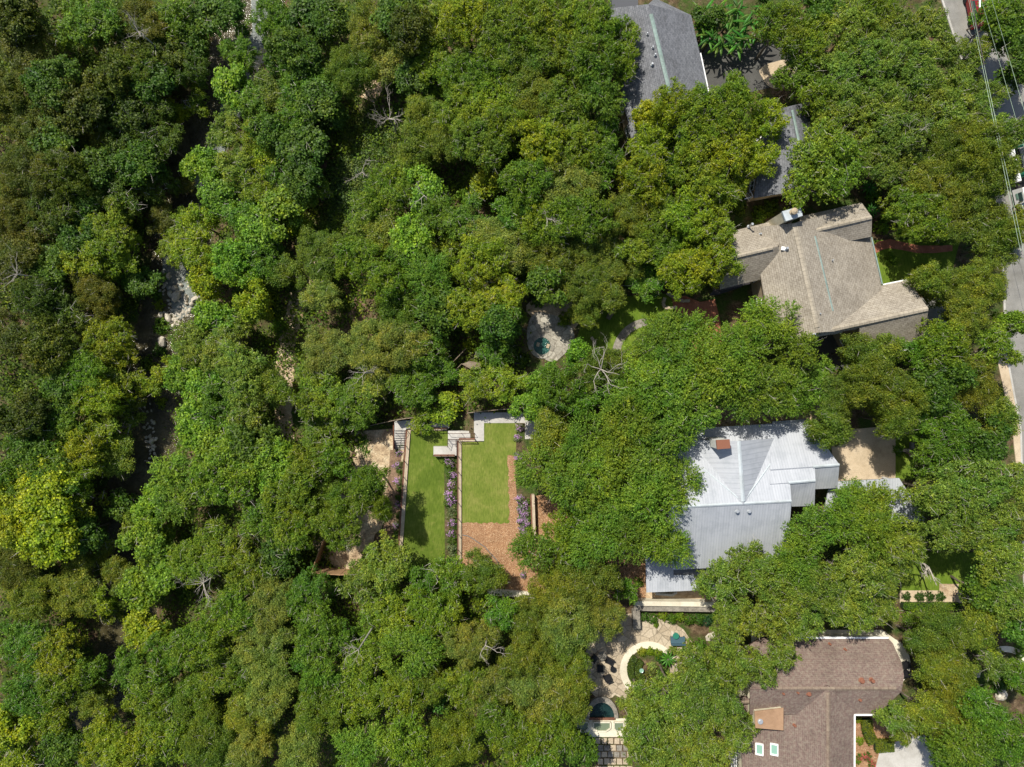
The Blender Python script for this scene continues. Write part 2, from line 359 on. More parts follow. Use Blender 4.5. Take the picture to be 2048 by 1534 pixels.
def slab(name, pts, z, mat, thick=0.3, kind='structure', label=None, cat=None, parent=None, group=None):
    mb = MB(); P = [at(p[0], p[1], z) for p in pts]
    mb.prism([(p.x, p.y) for p in P], z - thick, z); return tag(mb.build(name, mat, parent), label, cat, group, kind)
def blob(cx, cy, rx, ry, n=22, wob=0.12, seed=0):
    r = random.Random(seed); ph = [r.uniform(0, 6.28) for _ in range(3)]
    return [(cx + rx * (1 + wob * math.sin(2 * t + ph[0]) + wob * .6 * math.sin(3 * t + ph[1]) + wob * .4 * math.sin(5 * t + ph[2])) * math.cos(t),
             cy + ry * (1 + wob * math.sin(2 * t + ph[1]) + wob * .6 * math.sin(3 * t + ph[2]) + wob * .4 * math.sin(5 * t + ph[0])) * math.sin(t))
            for t in [2 * math.pi * k / n for k in range(n)]]
def drape(name, path, width, mat, dz=0.05, kind='structure', wob=0.15, seed=1):
    """a strip that follows the terrain along pixel points"""
    r = random.Random(seed); mb = MB(); pts = []
    for i in range(len(path) - 1):
        for k in range(6):
            t = k / 6; pts.append((path[i][0] * (1 - t) + path[i + 1][0] * t, path[i][1] * (1 - t) + path[i + 1][1] * t))
    pts.append(path[-1]); P = [on(*p) for p in pts]; rows = []
    for i, p in enumerate(P):
        d = (P[min(i + 1, len(P) - 1)] - P[max(i - 1, 0)]); d.z = 0; d.normalize(); nrm = Vector((-d.y, d.x, 0))
        w = width * (1 + wob * math.sin(i * 1.7) + r.uniform(-wob, wob)); row = []
        for q in (-1, -0.5, 0, 0.5, 1):
            s = p + nrm * q * w / 2; row.append((s.x, s.y, gz(s.x, s.y) + dz - (0.06 if abs(q) == 1 else 0)))
        rows.append(row)
    for a, b in zip(rows, rows[1:]):
        for k in range(4): mb.face([a[k], a[k + 1], b[k + 1], b[k]])
    o = mb.build(name, mat); o['kind'] = kind; return o

# the creek: a water sheet, a pale shallow stretch upstream and the stony bed
mb = MB(); yy = np.linspace(-75, 85, 60)
for a, b in zip(yy, yy[1:]):
    ca, cb = float(creek_x(a)), float(creek_x(b))
    mb.face([(ca - 4.3, a, -9.06), (ca + 4.3, a, -9.06), (cb + 4.3, b, -9.06), (cb - 4.3, b, -9.06)])
mb.build('water', M['water'])['kind'] = 'structure'
def sheet(name, pts, z, mat, thick=0.05):
    mb = MB(); mb.prism([(at(p[0], p[1], z).x, at(p[0], p[1], z).y) for p in pts], z - thick, z)
    o = mb.build(name, mat); o['kind'] = 'structure'; return o
sheet('shallow_water', [(500, -40), (560, -40), (535, 40), (525, 90), (560, 110), (565, 160), (530, 200), (470, 240), (440, 330), (400, 380), (385, 370), (420, 290), (445, 200), (480, 120), (505, 60)], -9.02, M['shallow'])
sheet('stream_bed', [(325, 505), (360, 510), (405, 560), (430, 585), (425, 612), (385, 620), (360, 640), (345, 625), (340, 590), (325, 560)], -9.0, M['shallow'])
sheet('gravel_bank', [(520, 95), (545, 100), (560, 130), (550, 165), (530, 195), (500, 205), (490, 180), (505, 140)], -8.97, M['tanstone'])
# boulders of the creek, each a thing
def boulder(mb, p, rx, ry, rz, rot, seed):
    r = random.Random(seed); n = 8; rings = [(0.0, 0.75), (0.35, 1.0), (0.75, 0.8), (1.0, 0.42)]; b = []
    jit = [r.uniform(0.8, 1.15) for _ in range(n)]
    for h, s in rings:
        row = []
        for k in range(n):
            t = 2 * math.pi * k / n; x = rx * s * jit[k] * math.cos(t) * r.uniform(.95, 1.05); y = ry * s * jit[k] * math.sin(t) * r.uniform(.95, 1.05)
            row.append((p.x + x * math.cos(rot) - y * math.sin(rot), p.y + x * math.sin(rot) + y * math.cos(rot), p.z - 0.1 + rz * h * r.uniform(.93, 1.05)))
        b.append(row)
    for a, c in zip(b, b[1:]):
        for k in range(n): mb.face([a[k], a[(k + 1) % n], c[(k + 1) % n], c[k]])
    mb.face(b[-1])
BIG = [(337, 553, 5, 7, 0.3, 'small pale limestone boulder at the upper edge of the rocky creek bed'),
       (350, 576, 7, 5, 0.5, 'round pale boulder in dark creek water above the long slab'),
       (353, 592, 9, 13, -0.2, 'longest pale slab boulder standing in the middle of the rocky creek bed'),
       (341, 588, 6, 8, 0.0, 'pale boulder touching the left side of the longest creek slab'),
       (372, 596, 5, 9, 0.1, 'upright pale boulder on the right of the grey creek shallows'),
       (392, 599, 10, 6, 0.4, 'wide pale boulder at the right end of the rocky creek bed'),
       (384, 608, 6, 5, 0.7, 'rounded boulder just below the wide creek boulder'),
       (374, 608, 4, 3, 0.2, 'small boulder in the lower row beside the rounded creek boulder'),
       (381, 621, 5, 6, 0.0, 'lowest pale boulder by the bush at the end of the rocky creek bed'),
       (338, 601, 4, 3, 0.0, 'small boulder below the boulder left of the longest creek slab'),
       (341, 608, 4, 3, 0.5, 'small flat boulder under the left bank boulders of the creek'),
       (337, 636, 6, 12, 0.45, 'long smooth grey boulder lying diagonally below the rocky creek bed'),
       (322, 630, 6, 7, -0.2, 'grey boulder left of the long diagonal creek boulder'),
       (348, 652, 5, 5, 0.2, 'tan boulder below the gravel of the rocky creek bed'),
       (325, 684, 9, 12, 0.1, 'large pale pink boulder alone at the foot of the rocky creek bed'),
       (363, 570, 4, 4, 0.0, 'small boulder at the edge of the grey shallows by the round creek boulder'),
       (365, 582, 5, 3, 0.3, 'thin pale boulder at the top of the grey creek shallows'),
       (304, 882, 6, 6, 0.0, 'lone pale boulder on the narrow muddy creek below the bushes'),
       (308, 845, 4, 5, 0.3, 'small tan boulder in the muddy narrow creek')]
for i, (px, py, rx, ry, rot, lab) in enumerate(BIG):
    p = at(px, py, -9.0); k = 91 / F; mb = MB(); boulder(mb, p, rx * k, ry * k, 0.3 + 0.04 * rx, rot, i)
    tag(mb.build('boulder', M['rock'], smooth=False), lab, 'boulder', 'boulders in the rocky creek bed')
r = random.Random(3); mb = MB()
for i in range(420):
    c = r.choice([(352, 640, 10, 14), (365, 625, 22, 6), (400, 600, 22, 10), (330, 560, 12, 25), (300, 870, 10, 45), (530, 130, 30, 40), (360, 590, 26, 30), (395, 570, 20, 20)])
    p = at(r.gauss(c[0], c[2] * .6), r.gauss(c[1], c[3] * .6), -9.0); s = r.uniform(0.08, 0.26); boulder(mb, p, s, s * r.uniform(.6, 1), s * .7, r.uniform(0, 3), i)
tag(mb.build('creek_cobbles', M['rock']), 'pale cobbles and gravel scattered over the creek bed', 'cobbles', kind='stuff')

# paths and bare earth
drape('dirt_path', [(668, 225), (660, 260), (652, 300), (640, 340), (622, 385), (612, 430), (606, 470)], 1.5, noisy('path_dirt', [(0.13, 0.075, 0.045), (0.22, 0.14, 0.09)], 1.5, fine=8, amt=0.4))
drape('limestone_path', [(606, 470), (628, 520), (612, 570), (596, 610), (578, 660), (574, 700), (566, 780), (566, 850), (572, 900), (600, 930)], 2.6, M['sand'], seed=4)
drape('bare_earth', [(735, 60), (750, 120), (760, 150), (735, 200)], 2.6, M['sand'], seed=6)
drape('forest_track', [(700, 560), (720, 640), (735, 680)], 2.4, noisy('litter', [(0.12, 0.07, 0.05), (0.24, 0.15, 0.10)], 1.5, fine=6, amt=0.5), seed=7)
sheet('dirt_yard', [], 0, M['sand']) if False else None
drape('dirt_yard', [(655, 1120), (700, 1060), (740, 980), (755, 920), (750, 860)], 6.6, noisy('yard_dirt', [(0.26, 0.18, 0.11), (0.46, 0.35, 0.22), (0.58, 0.49, 0.34)], 0.9, fine=5, amt=0.5), 0.07, seed=9, wob=0.05)
drape('planting_bed', [(790, 900), (787, 960), (783, 1020), (775, 1090)], 1.7, noisy('bed_dirt', [(0.12, 0.07, 0.045), (0.28, 0.19, 0.12)], 1.0, fine=6, amt=0.4), 0.10, seed=10, wob=0.02)

# lawns and beds round the garden (thick blocks, so the terraces are real steps)
def jag(pts, amp, step=5, seed=1, only=None):
    r = random.Random(seed); o = []
    for i, (p, q) in enumerate(zip(pts, pts[1:] + pts[:1])):
        n = max(1, int(math.dist(p, q) / step)) if (only is None or i in only) else 1
        for k in range(n): j = amp if k else 0; o.append((p[0] + (q[0] - p[0]) * k / n + r.uniform(-j, j), p[1] + (q[1] - p[1]) * k / n + r.uniform(-j, j)))
    return o
slab('lower_lawn', [(820, 862), (866, 862), (911, 862), (919, 1125), (915, 1150), (797, 1150)], -1.4, M['lawn1'], 2.6)
slab('upper_lawn', jag([(923, 884), (950, 884), (968, 884), (968, 846), (1037, 846), (1035, 911), (1015, 911), (1018, 1046), (924, 1046)], 2.4, 3.5, 2, (5, 6, 7)), 0.02, M['lawn2'], 3.0)
slab('mulch_bed', [(1008, 904), (1040, 904), (1064, 1000), (1066, 1182), (922, 1182), (924, 1038), (1008, 1038)], 0.008, M['mulch'], 3.0)
slab('upper_mulch', [(1067, 992), (1130, 985), (1140, 1100), (1300, 1110), (1290, 1200), (1066, 1190)], 0.03, M['mulch'], 0.3)
slab('planting_strip', [(888, 893), (914, 893), (919, 1150), (890, 1150)], -1.36, M['earth'], 0.5)
slab('purple_bed', [(1034, 846), (1052, 846), (1064, 990), (1066, 1085), (1042, 1080), (1030, 950)], 0.04, M['earth'], 0.4)
def seg(mb, a, b, za, zb, w, off=0.0, mi=0):
    """a wall piece between two world points (x, y)"""
    a = Vector((a[0], a[1])); b = Vector((b[0], b[1])); d = (b - a); L = d.length; d.normalize(); n = Vector((-d.y, d.x)); c = (a + b) / 2 + n * off
    mb.box(c.x, c.y, (za + zb) / 2, L, w, zb - za, math.atan2(d.y, d.x), mi)
def pt(px, py, z): v = at(px, py, z); return (v.x, v.y)
def retaining(name, label, path, ztop, zbase, capw, post_gap=1.9, rail=True):
    t = thing(name, (*pt(*path[0], ztop), zbase), label, 'retaining wall', 'steel edged retaining walls of the garden terraces')
    P = [pt(p[0], p[1], ztop) for p in path]
    st, cp, rl = MB(), MB(), MB()
    for a, b in zip(P, P[1:]):
        seg(st, a, b, zbase, ztop + 0.06, 0.14, capw / 2 + 0.07); seg(cp, a, b, zbase + 0.2, ztop + 0.03, capw, 0)
        if rail:
            seg(rl, a, b, ztop + 0.98, ztop + 1.03, 0.05, capw / 2 + 0.05); seg(rl, a, b, ztop + 0.5, ztop + 0.52, 0.02, capw / 2 + 0.05)
            L = math.dist(a, b); n = max(1, round(L / post_gap))
    cp.build('concrete_cap', M['tanstone'], t); st.build('steel_face', M['rust'], t)
    if rail:
        rl.build('handrail', M['wirerail'], t)
        for a, b in zip(P, P[1:]):
            L = math.dist(a, b); n = max(1, round(L / post_gap))
            for k in range(n + 1):
                d = Vector((b[0] - a[0], b[1] - a[1])).normalized(); nrm = Vector((-d.y, d.x)); f = k / n
                pp = MB(); pp.box(a[0] + (b[0] - a[0]) * f + nrm.x * (capw / 2 + .05), a[1] + (b[1] - a[1]) * f + nrm.y * (capw / 2 + .05), ztop + 0.5, 0.06, 0.06, 1.0); pp.build('rail_post', M['wirerail'], t)
    return t
retaining('retaining_wall', 'tan capped rust steel wall holding the left edge of the lower lawn', [(801, 1110), (818, 860)], -1.32, -4.2, 0.42)
retaining('retaining_wall', 'thin rust steel wall along the top edge of the lower lawn', [(822, 859), (894, 859)], -1.30, -2.6, 0.2)
retaining('retaining_wall', 'tan capped rust steel wall between the lower lawn and the drier upper lawn', [(920, 1130), (920, 881)], 0.08, -2.2, 0.34)
retaining('retaining_wall', 'short tan capped wall at the top left corner of the upper lawn', [(918, 881), (950, 881)], 0.10, -2.2, 0.26)
retaining('retaining_wall', 'rust steel wall with tan cap right of the purple flower bed', [(1069, 1080), (1066, 990)], 0.95, -0.2, 0.35, rail=False)
retaining('retaining_wall', 'rust steel edge round the lower landing of the garden stairs', [(868, 912), (909, 912)], -0.62, -2.0, 0.1, 0.8)
# concrete walks
def walk(name, pts, z, label, thick=0.5): return slab(name, pts, z, M['concrete'], thick, kind='structure')
walk('concrete_walk', [(948, 825), (1092, 825), (1092, 878), (1050, 878), (1050, 846), (968, 846), (968, 882), (950, 882), (950, 866), (948, 866)], 0.06, '')
walk('lower_landing', [(789, 843), (868, 835), (898, 838), (898, 857), (812, 857), (812, 861), (789, 861)], -1.3, '', 1.6)
def stairs(label, pts, z0, z1, n, axis):
    """n treads from pts[0] edge to pts[1] edge; axis 'y': steps go down the photo"""
    x0, y0, x1, y1 = pts; t = thing('garden_stairs', (*pt((x0 + x1) / 2, (y0 + y1) / 2, (z0 + z1) / 2), min(z0, z1)), label, 'stairs')
    for i in range(n):
        z = z0 + (z1 - z0) * (i + 1) / (n + 1); mb = MB()
        if axis == 'y': q = [(x0, y0 + (y1 - y0) * i / n), (x1, y0 + (y1 - y0) * i / n), (x1, y0 + (y1 - y0) * (i + 1) / n), (x0, y0 + (y1 - y0) * (i + 1) / n)]
        else: q = [(x0 + (x1 - x0) * i / n, y0), (x0 + (x1 - x0) * (i + 1) / n, y0), (x0 + (x1 - x0) * (i + 1) / n, y1), (x0 + (x1 - x0) * i / n, y1)]
        mb.prism([pt(a, b, z) for a, b in q], z - 0.5, z); mb.build('step', M['concrete'], t)
    for s in (0, 1):
        mb = MB(); xx = x0 if s == 0 else x1; ya = y0; yb = y1; zm = (z0 + z1) / 2
        if axis == 'y':
            a = at(x0 if s == 0 else x1, y0, z0); b = at(x0 if s == 0 else x1, y1, z1)
        else:
            a = at(x0, y0 if s == 0 else y1, z0); b = at(x1, y0 if s == 0 else y1, z1)
        mb.tube([a + Vector((0, 0, .95)), b + Vector((0, 0, .95))], 0.03, 5); 
        for f in (0, .5, 1):
            p = a.lerp(b, f); mb.tube([p, p + Vector((0, 0, .95))], 0.025, 5)
        mb.build('handrail', M['wirerail'], t)
    return t
stairs('pale concrete stairs running down beside the lower lawn wall', (789, 862, 811, 899), -1.3, -3.1, 8, 'y')
stairs('pale concrete steps dropping from the walk corner towards the landing', (949, 866, 897, 878), 0.06, -0.35, 3, 'x')
stairs('short concrete steps between the middle landing and the lawn platform', (896, 879, 913, 893), -0.35, -0.7, 4, 'y')
o = slab('stair_platform', [(867, 893), (913, 893), (913, 911), (867, 911)], -0.66, M['concrete'], 1.5)
o = slab('middle_landing', [(896, 862), (949, 862), (949, 881), (896, 881)], -0.33, M['concrete'], 1.5)
mb = MB()
for a, b in zip([(787, 843), (787, 899)], [(787, 899), (787, 899)]):
    if a != b: seg(mb, pt(*a, -2.0), pt(*b, -2.0), -4.0, -1.9, 0.1)
tag(mb.build('edging_plate', M['rust']), 'dark rust steel plate on the outer side of the lower garden stairs', 'steel edging')
# fences
def fence(label, path, z, h, mat, panel=2.4, grp='wooden fences round the garden', follow=True, thick=0.05):
    t0 = at(path[0][0], path[0][1], z + h)
    t = thing('wooden_fence', (t0.x, t0.y, z), label, 'fence', grp)
    P = [pt(p[0], p[1], z + h) for p in path]
    for a, b in zip(P, P[1:]):
        L = math.dist(a, b); n = max(1, round(L / panel))
        for k in range(n):
            f0, f1 = k / n, (k + 1) / n
            p = (a[0] + (b[0] - a[0]) * f0, a[1] + (b[1] - a[1]) * f0); q = (a[0] + (b[0] - a[0]) * f1, a[1] + (b[1] - a[1]) * f1)
            g = min(gz(*p), gz(*q), z); mb = MB(); m = max(4, int(math.dist(p, q) / 0.16))
            for j in range(m):
                u0, u1 = j / m, (j + 0.94) / m; dz = R_.uniform(-.015, .015)
                seg(mb, (p[0] + (q[0] - p[0]) * u0, p[1] + (q[1] - p[1]) * u0), (p[0] + (q[0] - p[0]) * u1, p[1] + (q[1] - p[1]) * u1), g, z + h - 0.06 + dz, 0.025)
            seg(mb, p, q, z + h - 0.06, z + h, 0.09)
            mb.build('fence_panel', mat, t)
            pm = MB(); pm.box(p[0], p[1], (g + z + h + .08) / 2, 0.1, 0.1, z + h + .08 - g); pm.build('fence_post', mat, t)
    return t
fence('weathered fence above the dirt yard left of the lower garden stairs', [(691, 857), (733, 853), (786, 841)], -2.6, 1.5, M['oldwood'])
fence('weathered fence curving above the pale lower landing', [(787, 841), (812, 837), (852, 833), (900, 831)], -1.3, 1.7, M['oldwood'])
fence('weathered fence along the top of the pale upper walk', [(935, 826), (990, 820), (1044, 815)], 0.0, 1.7, M['oldwood'])
fence('weathered fence under the trees right of the upper walk', [(1050, 815), (1120, 808), (1238, 803)], 0.0, 1.9, M['oldwood'])
fence('cedar fence on the left side of the dirt yard below the trees', [(622, 1146), (640, 1096), (660, 1050)], -3.9, 2.2, M['wood'])
fence('cedar fence along the bottom of the dirt yard in sunlight', [(622, 1146), (680, 1150), (736, 1148)], -3.7, 2.2, M['wood'])
mb = MB(); seg(mb, pt(975, 1184, .4), pt(1096, 1193, .4), -0.2, 0.45, 0.7)
tag(mb.build('garden_wall', M['cream']), 'low cream wall closing the bottom of the mulch bed', 'wall')
# retaining wall and parterre south of the metal roof house
t = thing('stone_wall', (*pt(1350, 1212, 1), 0), 'long cream and grey topped wall below the metal roof house', 'wall')
mb = MB(); seg(mb, pt(1269, 1206.5, 1.2), pt(1436, 1209, 1.2), 0, 1.25, 0.55); mb.build('cream_top', M['cream'], t)
mb = MB(); seg(mb, pt(1269, 1216.5, 1.0), pt(1436, 1219, 1.0), 0, 1.0, 0.62)
seg(mb, pt(1273, 1222, 1.0), pt(1274, 1258, 1.0), 0, 0.97, 0.85); mb.build('grey_top', M['greystone'], t)
slab('side_yard', [(1255, 1100), (1292, 1100), (1292, 1180), (1440, 1176), (1440, 1204), (1262, 1202)], 0.02, M['sand'], 0.3)
slab('yard_strip', [(1380, 815), (1640, 800), (1650, 845), (1380, 860)], 0.02, M['sand'], 0.3)
slab('patio', blob(1290, 1320, 125, 88, wob=0.08, seed=2), 0.03, M['flagstone'], 0.3)
slab('lounge_patio', blob(1208, 1345, 40, 52, wob=0.05, seed=5), 0.05, M['flagstone'], 0.3)
def ring(name, cx, cy, r0, r1, a0, a1, z, mat, thick=0.3, n=28, label=None, cat=None, kind='structure'):
    mb = MB(); k = (H - z) / F; c = at(cx, cy, z)
    for i in range(n):
        t0 = math.radians(a0 + (a1 - a0) * i / n); t1 = math.radians(a0 + (a1 - a0) * (i + 1) / n)
        q = [(c.x + r * k * math.cos(t), c.y + r * k * math.sin(t)) for r, t in ((r0, t0), (r1, t0), (r1, t1), (r0, t1))]
        mb.prism(q, z - thick, z)
    o = mb.build(name, mat)
    return tag(o, label, cat, kind=kind)
ring('curved_path', 1297, 1340, 43, 57, 20, 250, 0.10, M['cream'])
slab('round_bed', blob(1297, 1340, 43, 43, wob=0.0), 0.08, M['earth'], 0.3)
slab('pool_terrace', [(1150, 1437), (1262, 1437), (1290, 1465), (1290, 1474), (1148, 1474)], 0.06, M['cream'], 0.3)
slab('stone_path', [(1172, 1474), (1264, 1474), (1270, 1560), (1185, 1560)], 0.02, M['earth'], 0.2)
# ------------------------------------------------------------------ houses
def slope(mb, pts, thick=0.2, mi=0):
    P = [Vector(p) for p in pts]; n = Vector((0, 0, 0))
    for i in range(len(P)): n += P[i].cross(P[(i + 1) % len(P)])
    if n.z < 0: P = P[::-1]; n = -n
    n.normalize(); u = Vector((0, 0, 1)).cross(n)
    u = u.normalized() if u.length > 1e-3 else Vector((1, 0, 0)); v = n.cross(u)
    mb.face(P, mi, [(p.dot(u), p.dot(v)) for p in P])
    Q = [p - Vector((0, 0, thick)) for p in P]; mb.face(Q[::-1], mi, [(p.dot(u), p.dot(v)) for p in Q[::-1]])
    for i in range(len(P)):
        a, b, c, d = P[i], Q[i], Q[(i + 1) % len(P)], P[(i + 1) % len(P)]
        mb.face([a, b, c, d], mi, [(0.01, 0.01)] * 4)
def inset(P, d):
    c = sum(P, Vector((0, 0, 0))) / len(P); out = []
    for p in P:
        q = c - p; q.z = 0; L = q.length; out.append(p + q * (d * 1.4 / max(L, 1e-3)))
    return out
def gable(rf, wl, r, n, s, zr, zn, zs, base=0.0, mi=0, thick=0.2, ov=0.4, walls=True):
    """r, n, s: two pixel points each (ridge, one eave, other eave), in the same order along the ridge"""
    R = [at(*p, zr) for p in r]; N = [at(*p, zn) for p in n]; S = [at(*p, zs) for p in s]
    slope(rf, [R[0], R[1], N[1], N[0]], thick, mi); slope(rf, [R[0], R[1], S[1], S[0]], thick, mi)
    if walls:
        E = inset([N[0], N[1], S[1], S[0]], ov); RR = [R[0].lerp(R[1], .03), R[1].lerp(R[0], .03)]
        dn = Vector((0, 0, thick + 0.04)); E = [e - dn for e in E]; RR = [q - dn - Vector((0, 0, .05)) for q in RR]
        B = [Vector((e.x, e.y, base)) for e in E]; n0, n1, s1, s0 = E; b0, b1, b2, b3 = B
        wl.face([n0, n1, b1, b0]); wl.face([s1, s0, b3, b2]); wl.face([n1, RR[1], s1, b2, b1]); wl.face([s0, RR[0], n0, b0, b3])
        wl.face([n0, RR[0], RR[1], n1]); wl.face([s0, s1, RR[1], RR[0]])
        return E
def capstrip(house, name, a, b, za, zb, w, mat, h=0.06, n=1):
    mb = MB(); A, B = at(*a, za), at(*b, zb); d = (B - A); L = d.length; u = d.normalized(); s = u.cross(Vector((0, 0, 1))).normalized(); up = s.cross(u)
    for i in range(n):
        p = A.lerp(B, i / n); q = A.lerp(B, (i + (0.96 if n > 1 else 1)) / n)
        l0, l1 = p + s * w / 2 - up * 0.03, q + s * w / 2 - up * 0.03; r0, r1 = p - s * w / 2 - up * .03, q - s * w / 2 - up * .03; m0, m1 = p + up * h, q + up * h
        mb.face([l0, m0, m1, l1]); mb.face([m0, r0, r1, m1]); mb.face([l0, r0, m0]); mb.face([l1, m1, r1]); mb.face([l0, l1, r1, r0])
    return mb.build(name, mat, house)
def edge(house, name, a, b, za, zb, mat, w=0.14, h=0.16, dz=-0.05):
    A, B = at(*a, za), at(*b, zb); mb = MB(); d = B - A; ang = math.atan2(d.y, d.x); u = d.normalized(); s = u.cross(Vector((0, 0, 1))).normalized()
    P = [A + s * w / 2, A - s * w / 2, B - s * w / 2, B + s * w / 2]; t = [p + Vector((0, 0, dz + h / 2)) for p in P]; bt = [p + Vector((0, 0, dz - h / 2)) for p in P]
    mb.face(t); mb.face(bt[::-1])
    for i in range(4): mb.face([t[i], bt[i], bt[(i + 1) % 4], t[(i + 1) % 4]])
    return mb.build(name, mat, house)
def window(house, px, py, z, w, h, ang, frame='white'):
    """upright window centred at world point seen at px,py,z, facing ang"""
    p = at(px, py, z); c, s = math.cos(ang), math.sin(ang)
    def bx(mb, u, v, uu, vv, d, off): mb.box(p.x + c * off - s * u, p.y + s * off + c * u, z + v, d, uu, vv, ang)
    f = MB()
    for u, v, uu, vv in ((-w / 2, 0, .09, h), (w / 2, 0, .09, h), (0, h / 2, w, .09), (0, -h / 2, w + .2, .09), (0, 0, .05, h)): bx(f, u, v, uu, vv, .14, .06)
    fo = f.build('window', M[frame], house); g = MB(); bx(g, 0, 0, w - .06, h - .06, .03, .03); g.build('pane', M['glass'], fo)
def wall_windows(house, A, B, z, n, w=1.1, h=1.3):
    """n windows along the wall from world point A to B; outward is to the right of A->B"""
    d = Vector((B.x - A.x, B.y - A.y)); L = d.length; d.normalize(); nr = Vector((d.y, -d.x)); ang = math.atan2(nr.y, nr.x)
    for i in range(n):
        f = (i + .5) / n; x = A.x + (B.x - A.x) * f; y = A.y + (B.y - A.y) * f; k = F / (H - z)
        window(house, 1024 + x * k, 767 - y * k, z, w, h, ang)
def pipe(house, name, px, py, z, r, h, mat, cap=True):
    p = at(px, py, z + h); mb = MB(); mb.cyl(p.x, p.y, z - 0.5, z + h, r, n=10)
    if cap: mb.cyl(p.x, p.y, z + h - .02, z + h + 0.08, r * 1.7, r * 1.2, n=10)
    mb.cyl(p.x, p.y, z + .0, z + .06, r * 2.0, r * 1.2, n=10); return mb.build(name, M[mat], house)
def around(house, E, z, k=2.8):
    """windows on every wall of a footprint given clockwise or not"""
    c = sum(E, Vector()) / len(E)
    for a, b in zip(E, E[1:] + E[:1]):
        L = (a - b).length
        if L < 3: continue
        m = (a + b) / 2 - c; d = b - a
        if (d.y * m.x - d.x * m.y) < 0: a, b = b, a
        wall_windows(house, a, b, z, max(1, int(L / k)))

# --- tan shingle house
h = thing('shingle_house', (*pt(1640, 560, 0), 0), 'large house with tan shingle roof, cream chimney and pale ridge strip', 'house')
rf, wl = MB(), MB()
E = gable(rf, wl, [(1589, 446), (1636, 665)], [(1726, 408), (1782, 655)], [(1505, 455), (1545, 694)], 7.2, 4.2, 4.4); around(h, E, 1.8)
E = gable(rf, wl, [(1436, 521), (1556, 493)], [(1430, 470), (1590, 432)], [(1440, 580), (1575, 545)], 6.2, 4.1, 4.0); around(h, E, 1.8)
E = gable(rf, wl, [(1744, 434), (1600, 467)], [(1723, 405), (1600, 433)], [(1743, 473), (1610, 500)], 6.3, 4.7, 5.1)
E = gable(rf, wl, [(1857, 617), (1719, 646)], [(1815, 559), (1650, 598)], [(1847, 689), (1719, 722)], 6.5, 3.9, 3.7); around(h, E, 1.8)
E = gable(rf, wl, [(1719, 646), (1612, 668)], [(1700, 585), (1600, 608)], [(1719, 656), (1612, 679)], 6.5, 3.9, 6.1)
rf.build('roof', M['tanroof'], h); wl.build('wall', M['tanwall'], h)
capstrip(h, 'ridge_cap', (1589, 447), (1635, 655), 7.22, 7.22, 0.55, M['tancap'], n=24)
capstrip(h, 'ridge_cap', (1856, 617), (1640, 664), 6.55, 6.6, 0.5, M['tancap'], n=22)
capstrip(h, 'ridge_cap', (1743, 434), (1632, 460), 6.36, 6.36, 0.4, M['tancap'], n=10)
capstrip(h, 'ridge_cap', (1440, 520), (1546, 495), 6.26, 6.26, 0.4, M['tancap'], n=10)
def on_slope(a, b, c, px, py, off=0.05):
    """height of the plane through three world points under the pixel ray"""
    n = (b - a).cross(c - a); o = Vector((0, 0, H)); d = at(px, py, 0) - o; t = (a - o).dot(n) / d.dot(n); return (o + d * t).z + off
TE = (at(1589, 446, 7.2), at(1636, 665, 7.2), at(1782, 655, 4.2)); TW = (at(1589, 446, 7.2), at(1636, 665, 7.2), at(1505, 455, 4.4))
capstrip(h, 'vent_strip', (1630, 472), (1666, 622), on_slope(*TE, 1630, 472, .04), on_slope(*TE, 1666, 622, .04), 0.22, M['greencap'], .04)
edge(h, 'gutter', (1743, 474), (1764.5, 568), 4.1, 3.95, M['greencap'])
edge(h, 'gutter', (1766, 569), (1815, 559), 3.9, 3.9, M['white']); edge(h, 'gutter', (1847, 690), (1719, 723), 3.7, 3.7, M['white'], .16)
edge(h, 'gutter', (1440, 580), (1500, 566), 4.0, 4.0, M['steel'], .2)
ch = MB(); P = [at(*q, 8.3) for q in ((1566, 423), (1600, 413), (1604, 431), (1573, 441))]
ch.prism([(p.x, p.y) for p in P], -0.2, 8.0); co = ch.build('chimney', M['creamwall'], h)
ct = MB(); c0 = sum(P, Vector()) / 4; ct.prism([tuple((p + (p - c0) * .08)[:2]) for p in P], 8.0, 8.3); ct.build('cap', M['metalcap'], co)
cp = MB(); q = at(1589, 422, 8.9); cp.lathe(q.x, q.y, [(.32, 8.3), (.32, 8.45), (.24, 8.5), (.24, 8.8), (.36, 8.82), (.36, 8.95), (.15, 9.1)], 14); cp.build('flue', M['tanwall'], co)
for px, py, hh, r_ in ((1505, 448, 1.2, .1), (1522, 467, .3, .07), (1575, 496, .35, .1), (1666, 520, .3, .05), (1583.5, 624, .25, .05), (1641, 627, .25, .05), (1630, 668, .3, .07)):
    z = on_slope(*(TE if px > 1615 else TW), px, py, 0); pipe(h, 'vent_pipe', px, py, min(z, 6.9), r_, hh, 'galv')
mb = MB(); a = at(1567, 497, 0); z = on_slope(*TW, 1567, 497, .12); a = at(1567, 497, z); mb.box(a.x, a.y, z, .5, .4, .12, -.2); mb.build('flashing_plate', M['white'], h)
